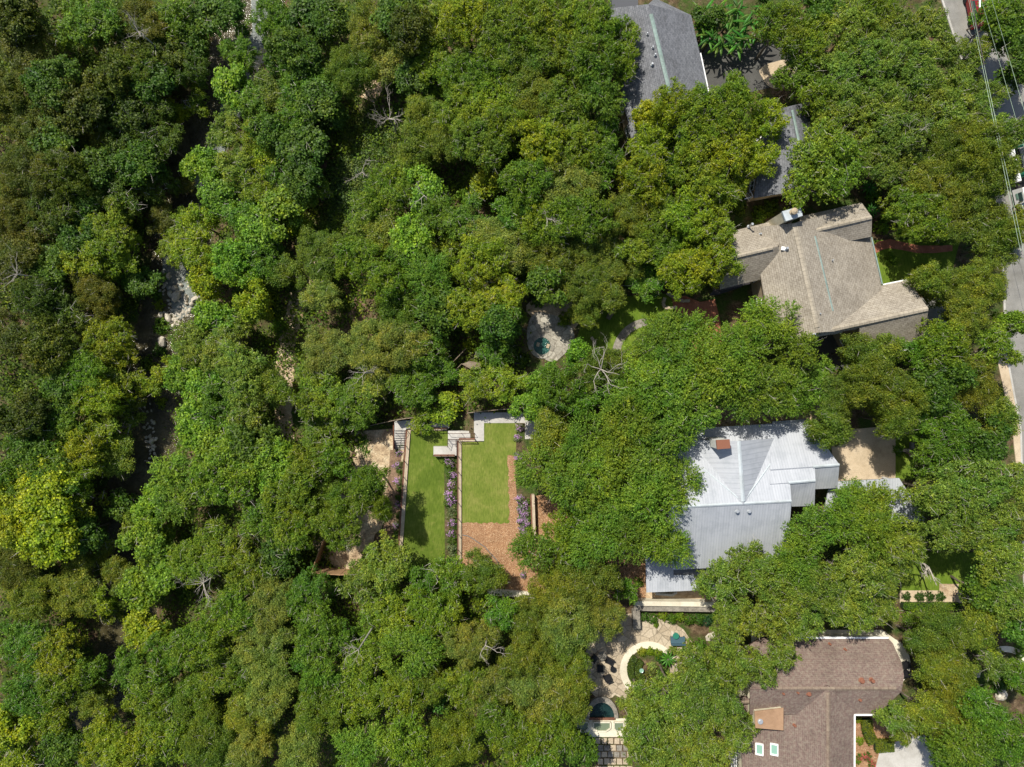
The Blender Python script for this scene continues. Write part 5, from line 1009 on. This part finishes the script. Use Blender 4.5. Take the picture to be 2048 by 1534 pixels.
# planting under the cream wall and in the round bed
for i, (x, y, r, c) in enumerate([(1288, 1232, 11, G1), (1305, 1236, 12, MG), (1325, 1230, 11, LIME), (1342, 1236, 12, MG), (1360, 1232, 12, LIME), (1378, 1238, 12, MG), (1396, 1236, 13, G1), (1413, 1242, 12, (.03, .09, .03)), (1427, 1232, 10, G1), (1312, 1250, 6, LIME)]):
    shrub(x, y, r, c, f"leafy shrub, {['first', 'second', 'third', 'fourth', 'fifth', 'sixth', 'seventh', 'eighth', 'ninth', 'tenth'][i]} from left below the cream wall" if i < 9 else 'tiny lime green plant in front of the shrubs below the cream wall', .05, group='shrubs below the cream wall', hs=1.1)
for i, (x, y, r, c, lab) in enumerate([(1283, 1303, 10, (.22, .25, .02), 'yellow green rounded shrub at the top left of the round bed'), (1300, 1302, 9, LIME, 'lime green low shrub at the top of the round bed'), (1315, 1306, 10, LIME, 'green yellow shrub at the upper right of the round bed'),
        (1303, 1332, 11, (.30, .34, .08), 'pale cream green plant in the middle of the round bed'), (1328, 1315, 15, (.04, .13, .012), 'spiky bright green plant on the right of the round bed'), (1303, 1352, 15, (.10, .11, .015), 'olive shrub in the centre of the round bed'), (1325, 1345, 14, MG, 'green shrub at the lower right of the round bed')]):
    shrub(x, y, r, c, lab, .1, group='shrubs of the round bed')
def hedge(name, label, pts, z, w, h, col, group=None):
    mb_pts = [at(*p, z + h) for p in pts]; seglen = [(a - b).length for a, b in zip(mb_pts, mb_pts[1:])]; tot = sum(seglen); n = int(tot * w * 330 + 300)
    P = []; N = []
    for a, b, L in zip(mb_pts, mb_pts[1:], seglen):
        m = int(n * L / tot); f = rng.uniform(0, 1, m)[:, None]; c = np.array(a)[None] * (1 - f) + np.array(b)[None] * f; d = np.array(b - a); d /= np.linalg.norm(d); s = np.array([-d[1], d[0], 0])
        u = rng.uniform(-1, 1, m); q = rng.uniform(0, 1, m); side = q < .35; u = np.where(side, np.sign(u) * rng.uniform(.85, 1.02, m), u); hz = np.where(side, rng.uniform(0, 1, m), rng.uniform(.82, 1.05, m))
        pp = c + s[None] * (u * w / 2)[:, None]; pp[:, 2] = z + hz * h * (1 + .05 * np.sin(f[:, 0] * 40)); nn = np.where(side[:, None], s[None] * np.sign(u)[:, None], np.array([[0, 0, 1.0]])) + rng.normal(size=(m, 3)) * .45; P.append(pp); N.append(nn)
    P = np.concatenate(P); N = np.concatenate(N); N /= np.linalg.norm(N, axis=1, keepdims=True); o0 = np.array([P[:, 0].mean(), P[:, 1].mean(), z]); V, Fc = leaf_quads(P - o0, N, .13 * rng.uniform(.7, 1.4, len(P)), .08 * rng.uniform(.7, 1.4, len(P)), rng)
    t = thing(name, o0, label, 'hedge', group); o = bpy.data.objects.new('foliage', mesh_np('foliage', V, Fc, M['leaf'])); C.link(o); o.parent = t; o.color = (*col, 1)
    mb = MB()
    for a, b in zip(mb_pts, mb_pts[1:]): seg(mb, (a.x, a.y), (b.x, b.y), z - .05, z + h * .8, w * .8)
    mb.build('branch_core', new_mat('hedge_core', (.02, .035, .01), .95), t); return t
arc = lambda cx, cy, r, a0, a1, n: [(cx + r * math.cos(math.radians(a0 + (a1 - a0) * i / n)), cy - r * math.sin(math.radians(a0 + (a1 - a0) * i / n))) for i in range(n + 1)]
hedge('clipped_hedge', 'outer curved clipped hedge along the left rim of the round bed', arc(1297, 1340, 36, 135, 235, 9), .1, .75, .5, (.07, .115, .012)); hedge('clipped_hedge', 'inner curved clipped hedge inside the left half of the round bed', arc(1299, 1340, 23, 130, 240, 8), .1, .75, .45, (.075, .12, .012))
hedge('clipped_hedge', 'long lime green hedge strip below the small southern lawn', [(1808, 1213), (1925, 1214)], 0, .8, .8, (.11, .19, .012))
hedge('clipped_hedge', 'curved low lime hedge in the bed right of the brown roof', [(1735, 1440), (1737, 1465), (1748, 1488)], 0, 1.3, .7, (.11, .15, .008)); hedge('clipped_hedge', 'straight low lime hedge at the edge of the concrete driveway', [(1752, 1494), (1790, 1492)], 0, 1.5, .7, (.12, .165, .008))
for i, x in enumerate((1812, 1838, 1858, 1879)): shrub(x, 1192, 10 if i else 9, (.05, .11, .012), f"round green shrub, {['first', 'second', 'third', 'fourth'][i]} from the left in the row above the lime hedge", .1, group='round shrubs above the lime hedge')
for x, y, r, lab in ((1732, 1512, 9, 'red flowered shrub with most blooms left of the concrete driveway'), (1742, 1528, 8, 'red flowered shrub at the bottom edge beside the driveway'), (1718, 1512, 7, 'small red flowered shrub against the brown house')): shrub(x, y, r, G1, lab, .1, 'flowering_shrub', 'flowering shrub', 'red flowering shrubs by the driveway', 's', 1.2, 'redflower')
for x, y, r, lab in ((1715, 1437, 9, 'green plant in the corner of the white trimmed roof'), (1718, 1480, 9, 'lime plant against the brown roof above the red flowers'), (1714, 1520, 8, 'low green plant at the bottom edge by the brown house')): shrub(x, y, r, LIME, lab, .1, group='plants by the brown house')
EX = """1465 545 16 g,leafy bush;1760 455 14 b,bright bush with long fronds;1775 430 12 b,bright green bush;1745 395 14 b,light green bush;1875 470 18 d,dark bush;1780 520 12 g,low bush;1930 950 14 g,bush;1840 545 14 o,olive bush;1830 470 12 g,bush;330 555 9 b,green bush;322 610 12 y,yellow green bush;327 655 16 g,grassy bush;315 590 12 g,bush;322 700 14 d,dark bush;300 730 16 o,olive bush;325 805 12 y,yellow bush;985 385 16 Y,yellow green bush;1000 360 14 g,bush;935 395 18 g,bush;870 290 18 d,dark bush;860 350 16 g,bush;795 165 20 d,dark bush;660 460 16 s,sage bush;668 500 14 s,sage bush;560 650 14 b,fresh green bush;545 600 14 Y,yellow bush;1045 720 14 d,dark bush;1180 620 12 d,dark bush;1130 640 14 o,olive bush;1075 600 14 d,dark bush;1010 870 1 g,x;940 690 12 Y,yellow bush;905 745 16 g,bush;960 730 12 g,bush;1520 430 16 o,olive bush;1475 415 16 o,olive bush;1540 415 14 c,dull bush;1665 880 12 w,olive bush;1660 960 8 g,small bush;1235 1100 12 g,bush;1275 1165 10 g,bush;560 1160 16 d,dark bush;750 1150 12 s,sage bush;1845 1240 20 o,olive bush;1820 1230 16 o,low olive bush;1985 1300 12 Y,yellow green bush;2030 1330 14 b,fresh bush;2015 1360 14 g,bush;2040 1370 12 y,yellow green bush;1990 1365 16 d,dark bush;2040 1300 12 g,bush;1970 1400 12 g,bush;1375 1290 14 s,sage bush;1345 1300 10 s,sage bush;1400 1290 12 g,bush;1440 1330 12 g,bush;1795 900 10 g,bush;600 560 14 s,sage bush;780 640 16 c,dull bush;690 610 14 w,brown bush;770 680 14 g,bush"""
it = []; ex = []
for w in EX.split(';'):
    a, nm = w.split(',');  a = a.split()
    if nm == 'x': continue
    ex.append((float(a[0]), float(a[1]), float(a[2]), a[3])); it.append((float(a[0]), float(a[1]), 'low', COL[a[3]][1], 'rounded', 'bush'))
for (x, y, r, k), lab in zip(ex, labels(it)): shrub(x, y, r * 1.2, COL[k][0], lab, None, 'bush', 'bush', 'bushes under the trees', 'm', 1.0)
# big leaved banana plants by the asphalt driveway
def fan_leaf(mb, p, d, L, w, droop):
    s = d.cross(Vector((0, 0, 1))).normalized(); a = p; prev = None
    for i in range(6):
        f = i / 5; c = p + d * L * f + Vector((0, 0, .55 * L * f - droop * L * f * f)); ww = w * math.sin(math.pi * (.12 + .86 * f)) ** .8; l, r_ = c + s * ww - Vector((0, 0, .06)), c - s * ww - Vector((0, 0, .06))
        if prev: mb.face([prev[0], prev[1], c, l]); mb.face([prev[1], prev[2], r_, c])
        prev = (l, c, r_)
bi = 0
BN_ = [(1415, 20), (1440, 45), (1465, 28), (1490, 50), (1510, 25), (1450, 72), (1478, 78), (1500, 70), (1535, 20), (1530, 55), (1425, 68), (1485, 10), (1450, 8), (1410, 48)]
fm = leafmat('frond_leaf')
for i, lab in enumerate(labels([(x, y, 'tall', 'glossy green', 'banana like', 'plant') for x, y in BN_])):
    x, y = BN_[i]; p = at(x, y, 4.0); t = thing('banana_plant', (p.x, p.y, 0), lab, 'banana plant', 'big leaved plants above the asphalt driveway'); mb = MB(); mb.tube([(p.x, p.y, -.1), (p.x + .1, p.y, 1.6), (p.x, p.y, 3.0)], [.16, .13, .09], 7); mb.build('stem', M['bark'], t)
    for k in range(15):
        a = k * 2.4 + i; lf = MB(); fan_leaf(lf, Vector((p.x + R_.uniform(-.5, .5), p.y + R_.uniform(-.5, .5), R_.uniform(1.9, 3.4))), Vector((math.cos(a), math.sin(a), 0)), R_.uniform(.8, 2.1), R_.uniform(.10, .17), R_.uniform(.35, 1.0)); o = lf.build('leaf', fm, t); o.color = (.045 + .02 * (k % 3), .12 + .03 * (k % 4), .02, 1)
# palm sprays beside the tan house
for x, y, lab in ((1748, 418, 'small green palm at the right corner of the tan shingle roof'), (1742, 372, 'small palm poking out above the tan shingle roof'), (1338, 1322, 'small fan palm at the right rim of the round bed')):
    p = at(x, y, 1.6); t = thing('small_palm', (p.x, p.y, 0), lab, 'palm'); mb = MB(); mb.tube([(p.x, p.y, -.1), (p.x, p.y, 1.2)], [.13, .1], 7); mb.build('stem', M['bark'], t)
    for k in range(12): a = k * .55; lf = MB(); fan_leaf(lf, Vector((p.x, p.y, 1.1)), Vector((math.cos(a), math.sin(a), 0)), 1.1, .1, .5); o = lf.build('frond', fm, t); o.color = (.05, .17, .02, 1)
# tan boulders
for i, (x, y, rx, ry, lab) in enumerate([(1427, 1272, 18, 10, 'large flat tan boulder beside the grey tangled limbs below the cream wall'), (1960, 1312, 12, 8, 'white boulder at the top left of the front garden'), (1950, 1345, 10, 10, 'pale boulder on the left of the front garden'), (2000, 1388, 13, 12, 'big grey pink boulder at the bottom of the front garden'),
        (1978, 1322, 7, 6, 'small tan boulder between the pale boulders of the front garden'), (1345, 1266, 6, 5, 'small tan rock behind the green garden table'), (716, 868, 4, 4, 'small white rock beside the green patch in the dirt yard'), (1190, 590, 5, 3, 'pale rock at the top edge of the shaded green lawn')]):
    p = on(x, y); mb = MB(); boulder(mb, p, rx * .06, ry * .06, .5 + rx * .02, .3 * i, 50 + i); tag(mb.build('boulder', M['rock']), lab, 'boulder', 'garden boulders')
# pond in the terrace, spa pool and basins
ring('pond_coping', 1084, 692, 17, 25, 0, 360, .12, M['palestone'], label='pale stone coping round the small kidney pond', cat='coping', kind=None)
slab('pond', blob(1084, 692, 17.5, 20, wob=.08, seed=3), 0.08, M['pond'], .1, kind=None, label='small dark green kidney shaped pond in the pale terrace', cat='pond')
for i, (x, y) in enumerate(((1076, 689), (1096, 692))):
    mb = MB(); p = at(x, y, .15); mb.box(p.x, p.y, .12, .35, .5, .1, -.3); tag(mb.build('pond_stone', M['tanstone']), ['square tan stepping stone on the left side of the pond', 'square tan stepping stone on the right side of the pond'][i], 'stone')
t = thing('spa_pool', (*pt(1205, 1420, .3), 0), 'dark half round spa pool with pale stone rim', 'pool'); k = 1.0
A = arc(1204, 1436, 25, 0, 180, 14); A = [(x, 1436 - (1436 - y) * 1.24) for x, y in A]; B = arc(1204, 1436, 33, 0, 180, 14); B = [(x, 1436 - (1436 - y) * 1.28) for x, y in B]
mb = MB(); mb.prism([pt(x, y, .3) for x, y in A], 0, .22); mb.build('water', M['pool'], t); mb = MB()
for (a, b), (c, d) in zip(zip(A, A[1:]), zip(B, B[1:])): mb.prism([pt(*a, .4), pt(*c, .4), pt(*d, .4), pt(*b, .4)], 0, .42)
mb.build('stone_rim', M['greystone'], t); mb = MB(); seg(mb, pt(1178, 1438, .4), pt(1230, 1438, .4), 0, .4, .25); mb.build('front_ledge', M['rust'], t)
for i, (x, w, lab) in enumerate(((1166, 22, 'left shallow fountain basin below the spa pool'), (1204, 34, 'middle shallow fountain basin with brown water below the spa pool'), (1238, 20, 'right shallow fountain basin below the spa pool'))):
    t = thing('fountain_basin', (*pt(x, 1452, .2), 0), lab, 'basin', 'basins below the spa pool'); mb = MB(); P = [(x - w / 2, 1445), (x + w / 2, 1445), (x + w / 2, 1457), (x + w / 4, 1463), (x - w / 4, 1463), (x - w / 2, 1457)]
    for a, b in zip(P, P[1:] + P[:1]): seg(mb, pt(*a, .3), pt(*b, .3), 0, .3, .15)
    mb.build('stone_rim', M['cream'], t); mb = MB(); mb.prism([pt(*q, .2) for q in P], 0, .18); mb.build('water', new_mat('basin_water', (.16, .20, .13), .12), t)
# stepping stones
rs = random.Random(8); n = 0
rows_ = ['first', 'second', 'third', 'fourth', 'fifth']
for r_i, y in enumerate((1482, 1496, 1509, 1523, 1538)):
    for c_i in range(6):
        x = 1196 + c_i * 12.6 + (5 if r_i % 2 else 0); 
        if x > 1262: continue
        w = 5.6 * .06; P = [at(x + dx * rs.uniform(4.6, 5.8), y + dy * rs.uniform(5.0, 6.2), .07) for dx, dy in ((-1, -1), (1, -1), (1, 1), (-1, 1))]; mb = MB(); mb.prism([(p.x, p.y) for p in P], 0, .09)
        tag(mb.build('paving_stone', M['greystone' if (r_i in (1, 2) and rs.random() < .6) else 'tanstone']), f"square paving stone, {['first', 'second', 'third', 'fourth', 'fifth', 'sixth'][c_i]} from the left in the {rows_[r_i]} row of the stone path", 'paving stone', 'stones of the stepping path')
# lounge furniture
def chair(px, py, rz, label, mat='black'):
    p = at(px, py, .5); t = thing('lounge_chair', (p.x, p.y, .05), label, 'chair', 'dark lounge chairs on the patio', rz)
    def b(nm, *a): mb = MB(); mb.box(*a); mb.build(nm, M[mat], t, origin=(0, 0, 0))
    b('seat', 0, 0, .38, .68, .66, .16); b('backrest', 0, .36, .62, .68, .14, .55); b('armrest', -.38, 0, .45, .1, .7, .25); b('armrest', .38, 0, .45, .1, .7, .25)
    for sx in (-1, 1):
        for sy in (-1, 1): b('leg', sx * .34, sy * .3, .15, .07, .07, .3)
for x, y, a, l in ((1189, 1318, .9, 'upper left dark lounge chair on the shaded patio'), (1219, 1323, -.5, 'upper right dark lounge chair on the shaded patio'), (1201, 1337, 1.57, 'dark lounge chair on the left of the patio table'), (1215, 1356, 3.6, 'lowest dark lounge chair turned towards the patio table')): chair(x, y, a, l)
def rtable(px, py, r, label, mat, z=.0, h=.5, umb=False):
    p = at(px, py, h); t = thing('round_table', (p.x, p.y, z), label, 'table'); mb = MB(); mb.cyl(p.x, p.y, z + h - .05, z + h, r, n=20); mb.build('tabletop', M[mat], t)
    mb = MB(); mb.cyl(p.x, p.y, z, z + h - .05, .06, n=8); mb.cyl(p.x, p.y, z, z + .04, .25, .2, n=12); mb.build('pedestal', M[mat], t)
rtable(1226, 1339, .34, 'small round dark table among the lounge chairs', 'black', .05); rtable(1352, 1272, .38, 'round green table on the flagstones below the cream wall', 'tealcanvas', .0, .75); rtable(1204, 1312, .55, 'round fire pit table with pale stone top among dark chairs', 'greystone', .05, .4)
for x, y, w, d_, lab in ((1356, 1281, 1.7, .8, 'blue grey cushioned bench behind the round green table'),):
    p = at(x, y, .5); t = thing('garden_bench', (p.x, p.y, 0), lab, 'bench'); 
    for nm, a in (('seat', (p.x, p.y, .42, w, d_, .14)), ('backrest', (p.x, p.y - d_ / 2, .65, w, .12, .5)), ('leg', (p.x - w * .45, p.y, .18, .08, d_, .34)), ('leg', (p.x + w * .45, p.y, .18, .08, d_, .34))): mb = MB(); mb.box(*a); mb.build(nm, M['bluecanvas'], t)
p = at(1221, 629, .45); t = thing('garden_bench', (p.x, p.y, 0), 'plain grey wooden bench at the left edge of the shaded green lawn', 'bench', rz=-1.0 + 2.05)
for k in range(3): mb = MB(); mb.box(0, -.2 + k * .2, .45, 1.25, .17, .05); mb.build('seat_board', M['oldwood'], t, origin=(0, 0, 0))
for s in (-1, 1): mb = MB(); mb.box(s * .5, 0, .21, .08, .5, .42); mb.build('leg', M['oldwood'], t, origin=(0, 0, 0))
p = at(1407, 1323, .5); t = thing('planter_box', (p.x, p.y, 0), 'white square planter box on the path right of the round bed', 'planter'); mb = MB(); mb.box(p.x, p.y, .25, .8, .6, .5, taper=1.06); mb.build('box', M['white'], t); mb = MB(); mb.box(p.x, p.y, .5, .86, .66, .06); mb.build('rim', M['cream'], t)
p = at(1443, 1245, .8); t = thing('tree_stump', (p.x, p.y, 0), 'sawn tree stump with tan cut top right of the cream wall', 'stump'); mb = MB(); mb.tube([(p.x, p.y, -.1), (p.x, p.y, .75)], [.42, .34], 12); mb.build('trunk', M['bark'], t); mb = MB(); mb.cyl(p.x, p.y, .75, .78, .33, n=12); mb.build('cut_face', M['wood'], t)
p = at(1283, 1341, .8); t = thing('bird_bath', (p.x, p.y, .1), 'small pale green glass bird bath in the round bed', 'bird bath'); mb = MB(); mb.lathe(p.x, p.y, [(.16, .1), (.07, .2), (.06, .65), (.25, .8), (.27, .84), (.2, .8)], 14); mb.build('bowl', M['skyglass'], t)
# white framed grill left of the pond terrace
p = at(1038, 718, .9); t = thing('pump_stand', (p.x, p.y, 0), 'white and black metal stand left of the pond terrace', 'equipment')
for a in ((p.x - .15, p.y, .45, .08, .9, .08), (p.x + .2, p.y, .45, .08, .9, .08), (p.x, p.y - .45, .45, 1.0, .1, .08)): mb = MB(); mb.box(*a); mb.build('frame_bar', M['white'], t)
mb = MB(); mb.box(p.x, p.y - .45, .25, 1.1, .35, .5); mb.box(p.x + .02, p.y + .1, .25, .25, .5, .45); mb.build('housing', M['black'], t)
# weathered shed and rail in the woods, teal canopy by the fence
t = thing('shed', (*pt(935, 722, 1.6), 0), 'weathered shed with low tan roof in the woods above the garden fence', 'shed'); rf, wl = MB(), MB(); slope(rf, [at(*q, 2.0) for q in ((923, 728), (940, 722), (960, 726), (962, 738), (941, 738))], .08)
wl.prism([pt(x, y, 1.9) for x, y in ((927, 729), (940, 725), (957, 728), (958, 736), (942, 736))], -.2, 1.9); rf.build('roof', M['oldwood'], t); wl.build('wall', M['oldwood'], t)
t = thing('wood_railing', (*pt(915, 712, 1), 0), 'leaning wooden railing in the dark gap left of the shed', 'railing'); mb = MB(); mb.tube([at(902, 728, 1.2), at(932, 697, 1.2)], .05, 5); mb.tube([at(913, 738, 1.2), at(924, 727, 1.2)], .05, 5); mb.build('rail', M['oldwood'], t); mb = MB()
for q in ((902, 728), (917, 712.5), (932, 697), (913, 738)): a = at(*q, 1.2); mb.tube([(a.x, a.y, -.4), a], .04, 5)
mb.build('posts', M['oldwood'], t)
t = thing('canopy', (*pt(1208, 784, 2), 0), 'blue green canvas canopy beside the weathered fence', 'canopy'); rf = MB(); slope(rf, [at(1197, 778, 2.2), at(1219, 776, 2.2), at(1219, 785, 2.5), at(1197, 786, 2.5)], .04); slope(rf, [at(1197, 794, 2.2), at(1219, 793, 2.2), at(1219, 785, 2.5), at(1197, 786, 2.5)], .04); rf.build('canvas', M['bluecanvas'], t)
for q in ((1198, 779), (1218, 777), (1218, 792), (1198, 793)): mb = MB(); a = at(*q, 2.1); mb.tube([(a.x, a.y, 0), a], .03, 6); mb.build('post', M['steel'], t)
# stone walls at the red patio
def arcwall(name, label, pts, z, w, h, mat):
    mb = MB()
    for a, b in zip(pts, pts[1:]): seg(mb, pt(*a, z + h), pt(*b, z + h), z, z + h, w)
    return tag(mb.build(name, M[mat]), label, 'wall', 'low curved stone walls')
arcwall('stone_wall', 'pale curved stone wall along the top left of the red brick patio', [(1335, 585), (1345, 592), (1355, 598), (1367, 602), (1380, 601)], 0, .35, .5, 'tanstone'); arcwall('stone_wall', 'short curved pale wall at the right end of the shaded lawn', [(1330, 595), (1327, 606), (1330, 615), (1342, 616), (1354, 614)], 0, .35, .45, 'tanstone')
arcwall('stone_wall', 'crooked pale wall fragment below the shaded lawn', [(1183, 674), (1187, 680), (1190, 688)], 0, .3, .4, 'tanstone'); arcwall('stone_wall', 'pale curved seat wall at the top of the pond terrace', [(1103, 596), (1112, 600), (1120, 596), (1124, 588)], 0, .3, .45, 'tanstone')
t = thing('dark_awning', (*pt(1450, 578, 2.5), 0), 'black framed awning under the left eave of the tan shingle roof', 'awning'); rf = MB(); slope(rf, [at(1418, 592, 2.6), at(1433, 572, 2.8), at(1480, 562, 3.0), at(1484, 574, 2.8), at(1436, 590, 2.6)], .08); rf.build('canvas', M['steel'], t)
for q in ((1421, 591), (1478, 572)): mb = MB(); a = at(*q, 2.5); mb.tube([(a.x, a.y, 0), a], .05, 6); mb.build('post', M['steel'], t)
# bench in the court lawn
mb = MB(); seg(mb, pt(1795, 901, .5), pt(1827, 901, .5), 0, .5, .35); seg(mb, pt(1826, 885, .5), pt(1826, 915, .5), 0, .5, .35); tag(mb.build('low_wall', M['greystone']), 'low grey wall at the right edge of the sandy front court', 'wall')
# hose on the mulch
mb = MB(); mb.tube([at(x, y, .05) for x, y in ((925, 1070), (936, 1072), (945, 1077), (958, 1086), (970, 1094), (982, 1108), (992, 1118), (999, 1132), (1003, 1150), (1001, 1165))], .05, 6); tag(mb.build('garden_hose', new_mat('grey_hose', (.16, .16, .15), .6)), 'grey hose snaking across the mulch bed', 'hose')
# wires
for i, (a, b, r, lab) in enumerate((((1925, -60), (1989, 250), .022, 'left strand of the paired overhead wires'), ((1928, -60), (1993.5, 250), .022, 'right strand of the paired overhead wires'), ((1957, -20), (2050, 300), .02, 'single overhead wire between the paired wires and the outermost wire'), ((1978, -20), (2060, 260), .02, 'outermost overhead wire at the top right corner'), ((1932, -60), (1952, 45), .05, 'thick dark cable alongside the paired wires near the top'))):
    mb = MB(); P = [at(a[0] + (b[0] - a[0]) * f, a[1] + (b[1] - a[1]) * f, 8.9 - .5 * math.sin(math.pi * f)) for f in [k / 10 for k in range(11)]]; e = P[-1] + (P[-1] - P[-2]) * 8; s = P[0] + (P[0] - P[1]) * 6
    mb.tube([s] + P + [e], r * .8, 5); tag(mb.build('overhead_wire', M['wire'] if i < 4 else M['steel']), lab, 'wire', 'overhead wires crossing the top right corner')
p = at(1960, 6, 8.8); mb = MB(); mb.tube([(p.x, p.y - .45, 8.75), (p.x, p.y + .45, 8.75)], .1, 8); tag(mb.build('wire_splice', M['galv']), 'pale splice sleeve on the single overhead wire near the top edge', 'wire fitting')
# red parked car at the top edge of the street
def car(px, py, rz, label):
    p = at(px, py, .7); t = thing('parked_car', (p.x, p.y, .0), label, 'car', rz=rz); O = (0, 0, 0)
    b = MB(); prof = [(-2.2, .35), (-2.2, .8), (-1.2, .95), (1.2, .95), (2.2, .75), (2.2, .35)]
    for s in (0,):
        L = [(-.86, y, z) for y, z in prof]; R3 = [(.86, y, z) for y, z in prof]; b.face(L); b.face(R3[::-1]); [b.face([L[i], L[(i + 1) % 6], R3[(i + 1) % 6], R3[i]]) for i in range(6)]
    b.build('body', M['red'], t, origin=O); c = MB(); c.box(0, -.2, 1.2, 1.5, 2.3, .5, taper=.8); co = c.build('cabin', M['glass'], t, origin=O); c = MB(); c.box(0, -.2, 1.47, 1.2, 1.7, .05); c.build('roof', M['red'], t, origin=O)
    for sx in (-1, 1):
        for y in (-1.4, 1.4): w = MB(); w.tube([(sx * .72, y, .33), (sx * .92, y, .33)], .33, 14); w.build('wheel', M['rubber'], t, origin=O)
        l = MB(); l.box(sx * .6, 2.2, .65, .35, .06, .15); l.build('headlight', M['white'], t, origin=O)
car(1953, 18, .2, 'dark red parked car glimpsed under the overhead wires')
# white utility truck, cab pointing down the photo
p = at(2052, 372, 1.5); t = thing('utility_truck', (p.x, p.y, 0), 'white utility truck with orange lights and green marking at the right edge', 'truck', rz=math.pi + .22); O = (0, 0, 0)
def tb(nm, mat, *a, par=None, taper=1.0): mb = MB(); mb.box(*a, taper=taper); return mb.build(nm, M[mat], par or t, origin=O)
tb('chassis', 'steel', 0, -1.2, .55, 1.0, 7.6, .25); cab = tb('cab', 'white', 0, 1.0, 1.35, 2.05, 1.9, 1.5, taper=.9); tb('hood', 'white', 0, 2.55, 1.0, 1.9, 1.5, .8, taper=.93); tb('bumper', 'steel', 0, 3.35, .6, 2.1, .25, .3)
for sx in (-1, 1):
    tb('side_window', 'glass', sx * 1.0, 1.1, 1.65, .06, 1.0, .55, par=cab); tb('mirror', 'steel', sx * 1.2, 1.75, 1.6, .2, .12, .35, par=cab); tb('headlight', 'white', sx * .75, 3.28, .95, .35, .1, .2); mk = tb('door_marking', 'skyglass', sx * 1.03, .95, 1.15, .03, .7, .3, par=cab)
    for y in (2.4, -3.2): w = MB(); w.tube([(sx * .8, y, .48), (sx * 1.12, y, .48)], .48, 18); wo = w.build('wheel', M['rubber'], t, origin=O); w = MB(); w.tube([(sx * 1.1, y, .48), (sx * 1.15, y, .48)], .24, 12); w.build('rim', M['tanstone'], wo, origin=O)
    tb('tool_box', 'white', sx * .85, -2.6, 1.3, .5, 3.8, 1.0)
tb('windscreen', 'glass', 0, 1.93, 1.7, 1.7, .08, .5, par=cab); tb('flat_bed', 'steel', 0, -2.6, .9, 1.4, 4.0, .15); tb('beacon', 'yellow', .45, .2, 2.2, .5, .3, .2); tb('beacon', 'yellow', -.45, .2, 2.2, .5, .3, .2)
mb = MB(); mb.tube([(0, -1.4, 1.2), (0, -1.4, 2.4)], .3, 10); mb.build('turret', M['tealcanvas'], t, origin=O); mb = MB(); mb.tube([(0, -1.2, 2.5), (0, -5.0, 2.9)], .16, 8); mb.build('boom', M['galv'], t, origin=O); tb('bucket', 'tealcanvas', .1, -4.9, 2.4, .8, .8, 1.0)
# flag at the brown house
p = at(1779, 1412, 2.5); t = thing('flag', (p.x, p.y, 0), 'small red and white striped flag at the corner of the brown roof', 'flag'); mb = MB(); mb.tube([(p.x, p.y, 0), (p.x, p.y, 2.9)], .03, 6); mb.build('pole', M['white'], t)
for k in range(7):
    mb = MB(); y0 = p.y + .05; z0 = 2.8 - k * .1
    for j in range(5): x0, x1 = p.x + j * .2, p.x + (j + 1) * .2; f = lambda q: y0 - q * .35 + .06 * math.sin(q * 9); mb.face([(x0, f(j * .2), z0), (x1, f(j * .2 + .2), z0), (x1, f(j * .2 + .2) - .03, z0 - .1), (x0, f(j * .2) - .03, z0 - .1)])
    mb.build('stripe', M['red'] if k % 2 == 0 else M['white'], t)
mb = MB(); mb.box(p.x + .2, p.y + .03, 2.63, .38, .04, .36); mb.build('blue_canton', new_mat('flag_blue', (.02, .04, .2), .8), t)
# curved black railings on the terrace
for y, lab in ((1330, 'curved black garden chair on the upper part of the cream terrace'), (1348, 'curved black garden chair on the lower part of the cream terrace')):
    p = at(1811, y, .5); chair(1811, y, -1.3, lab)
print('OBJECTS', len(bpy.data.objects))
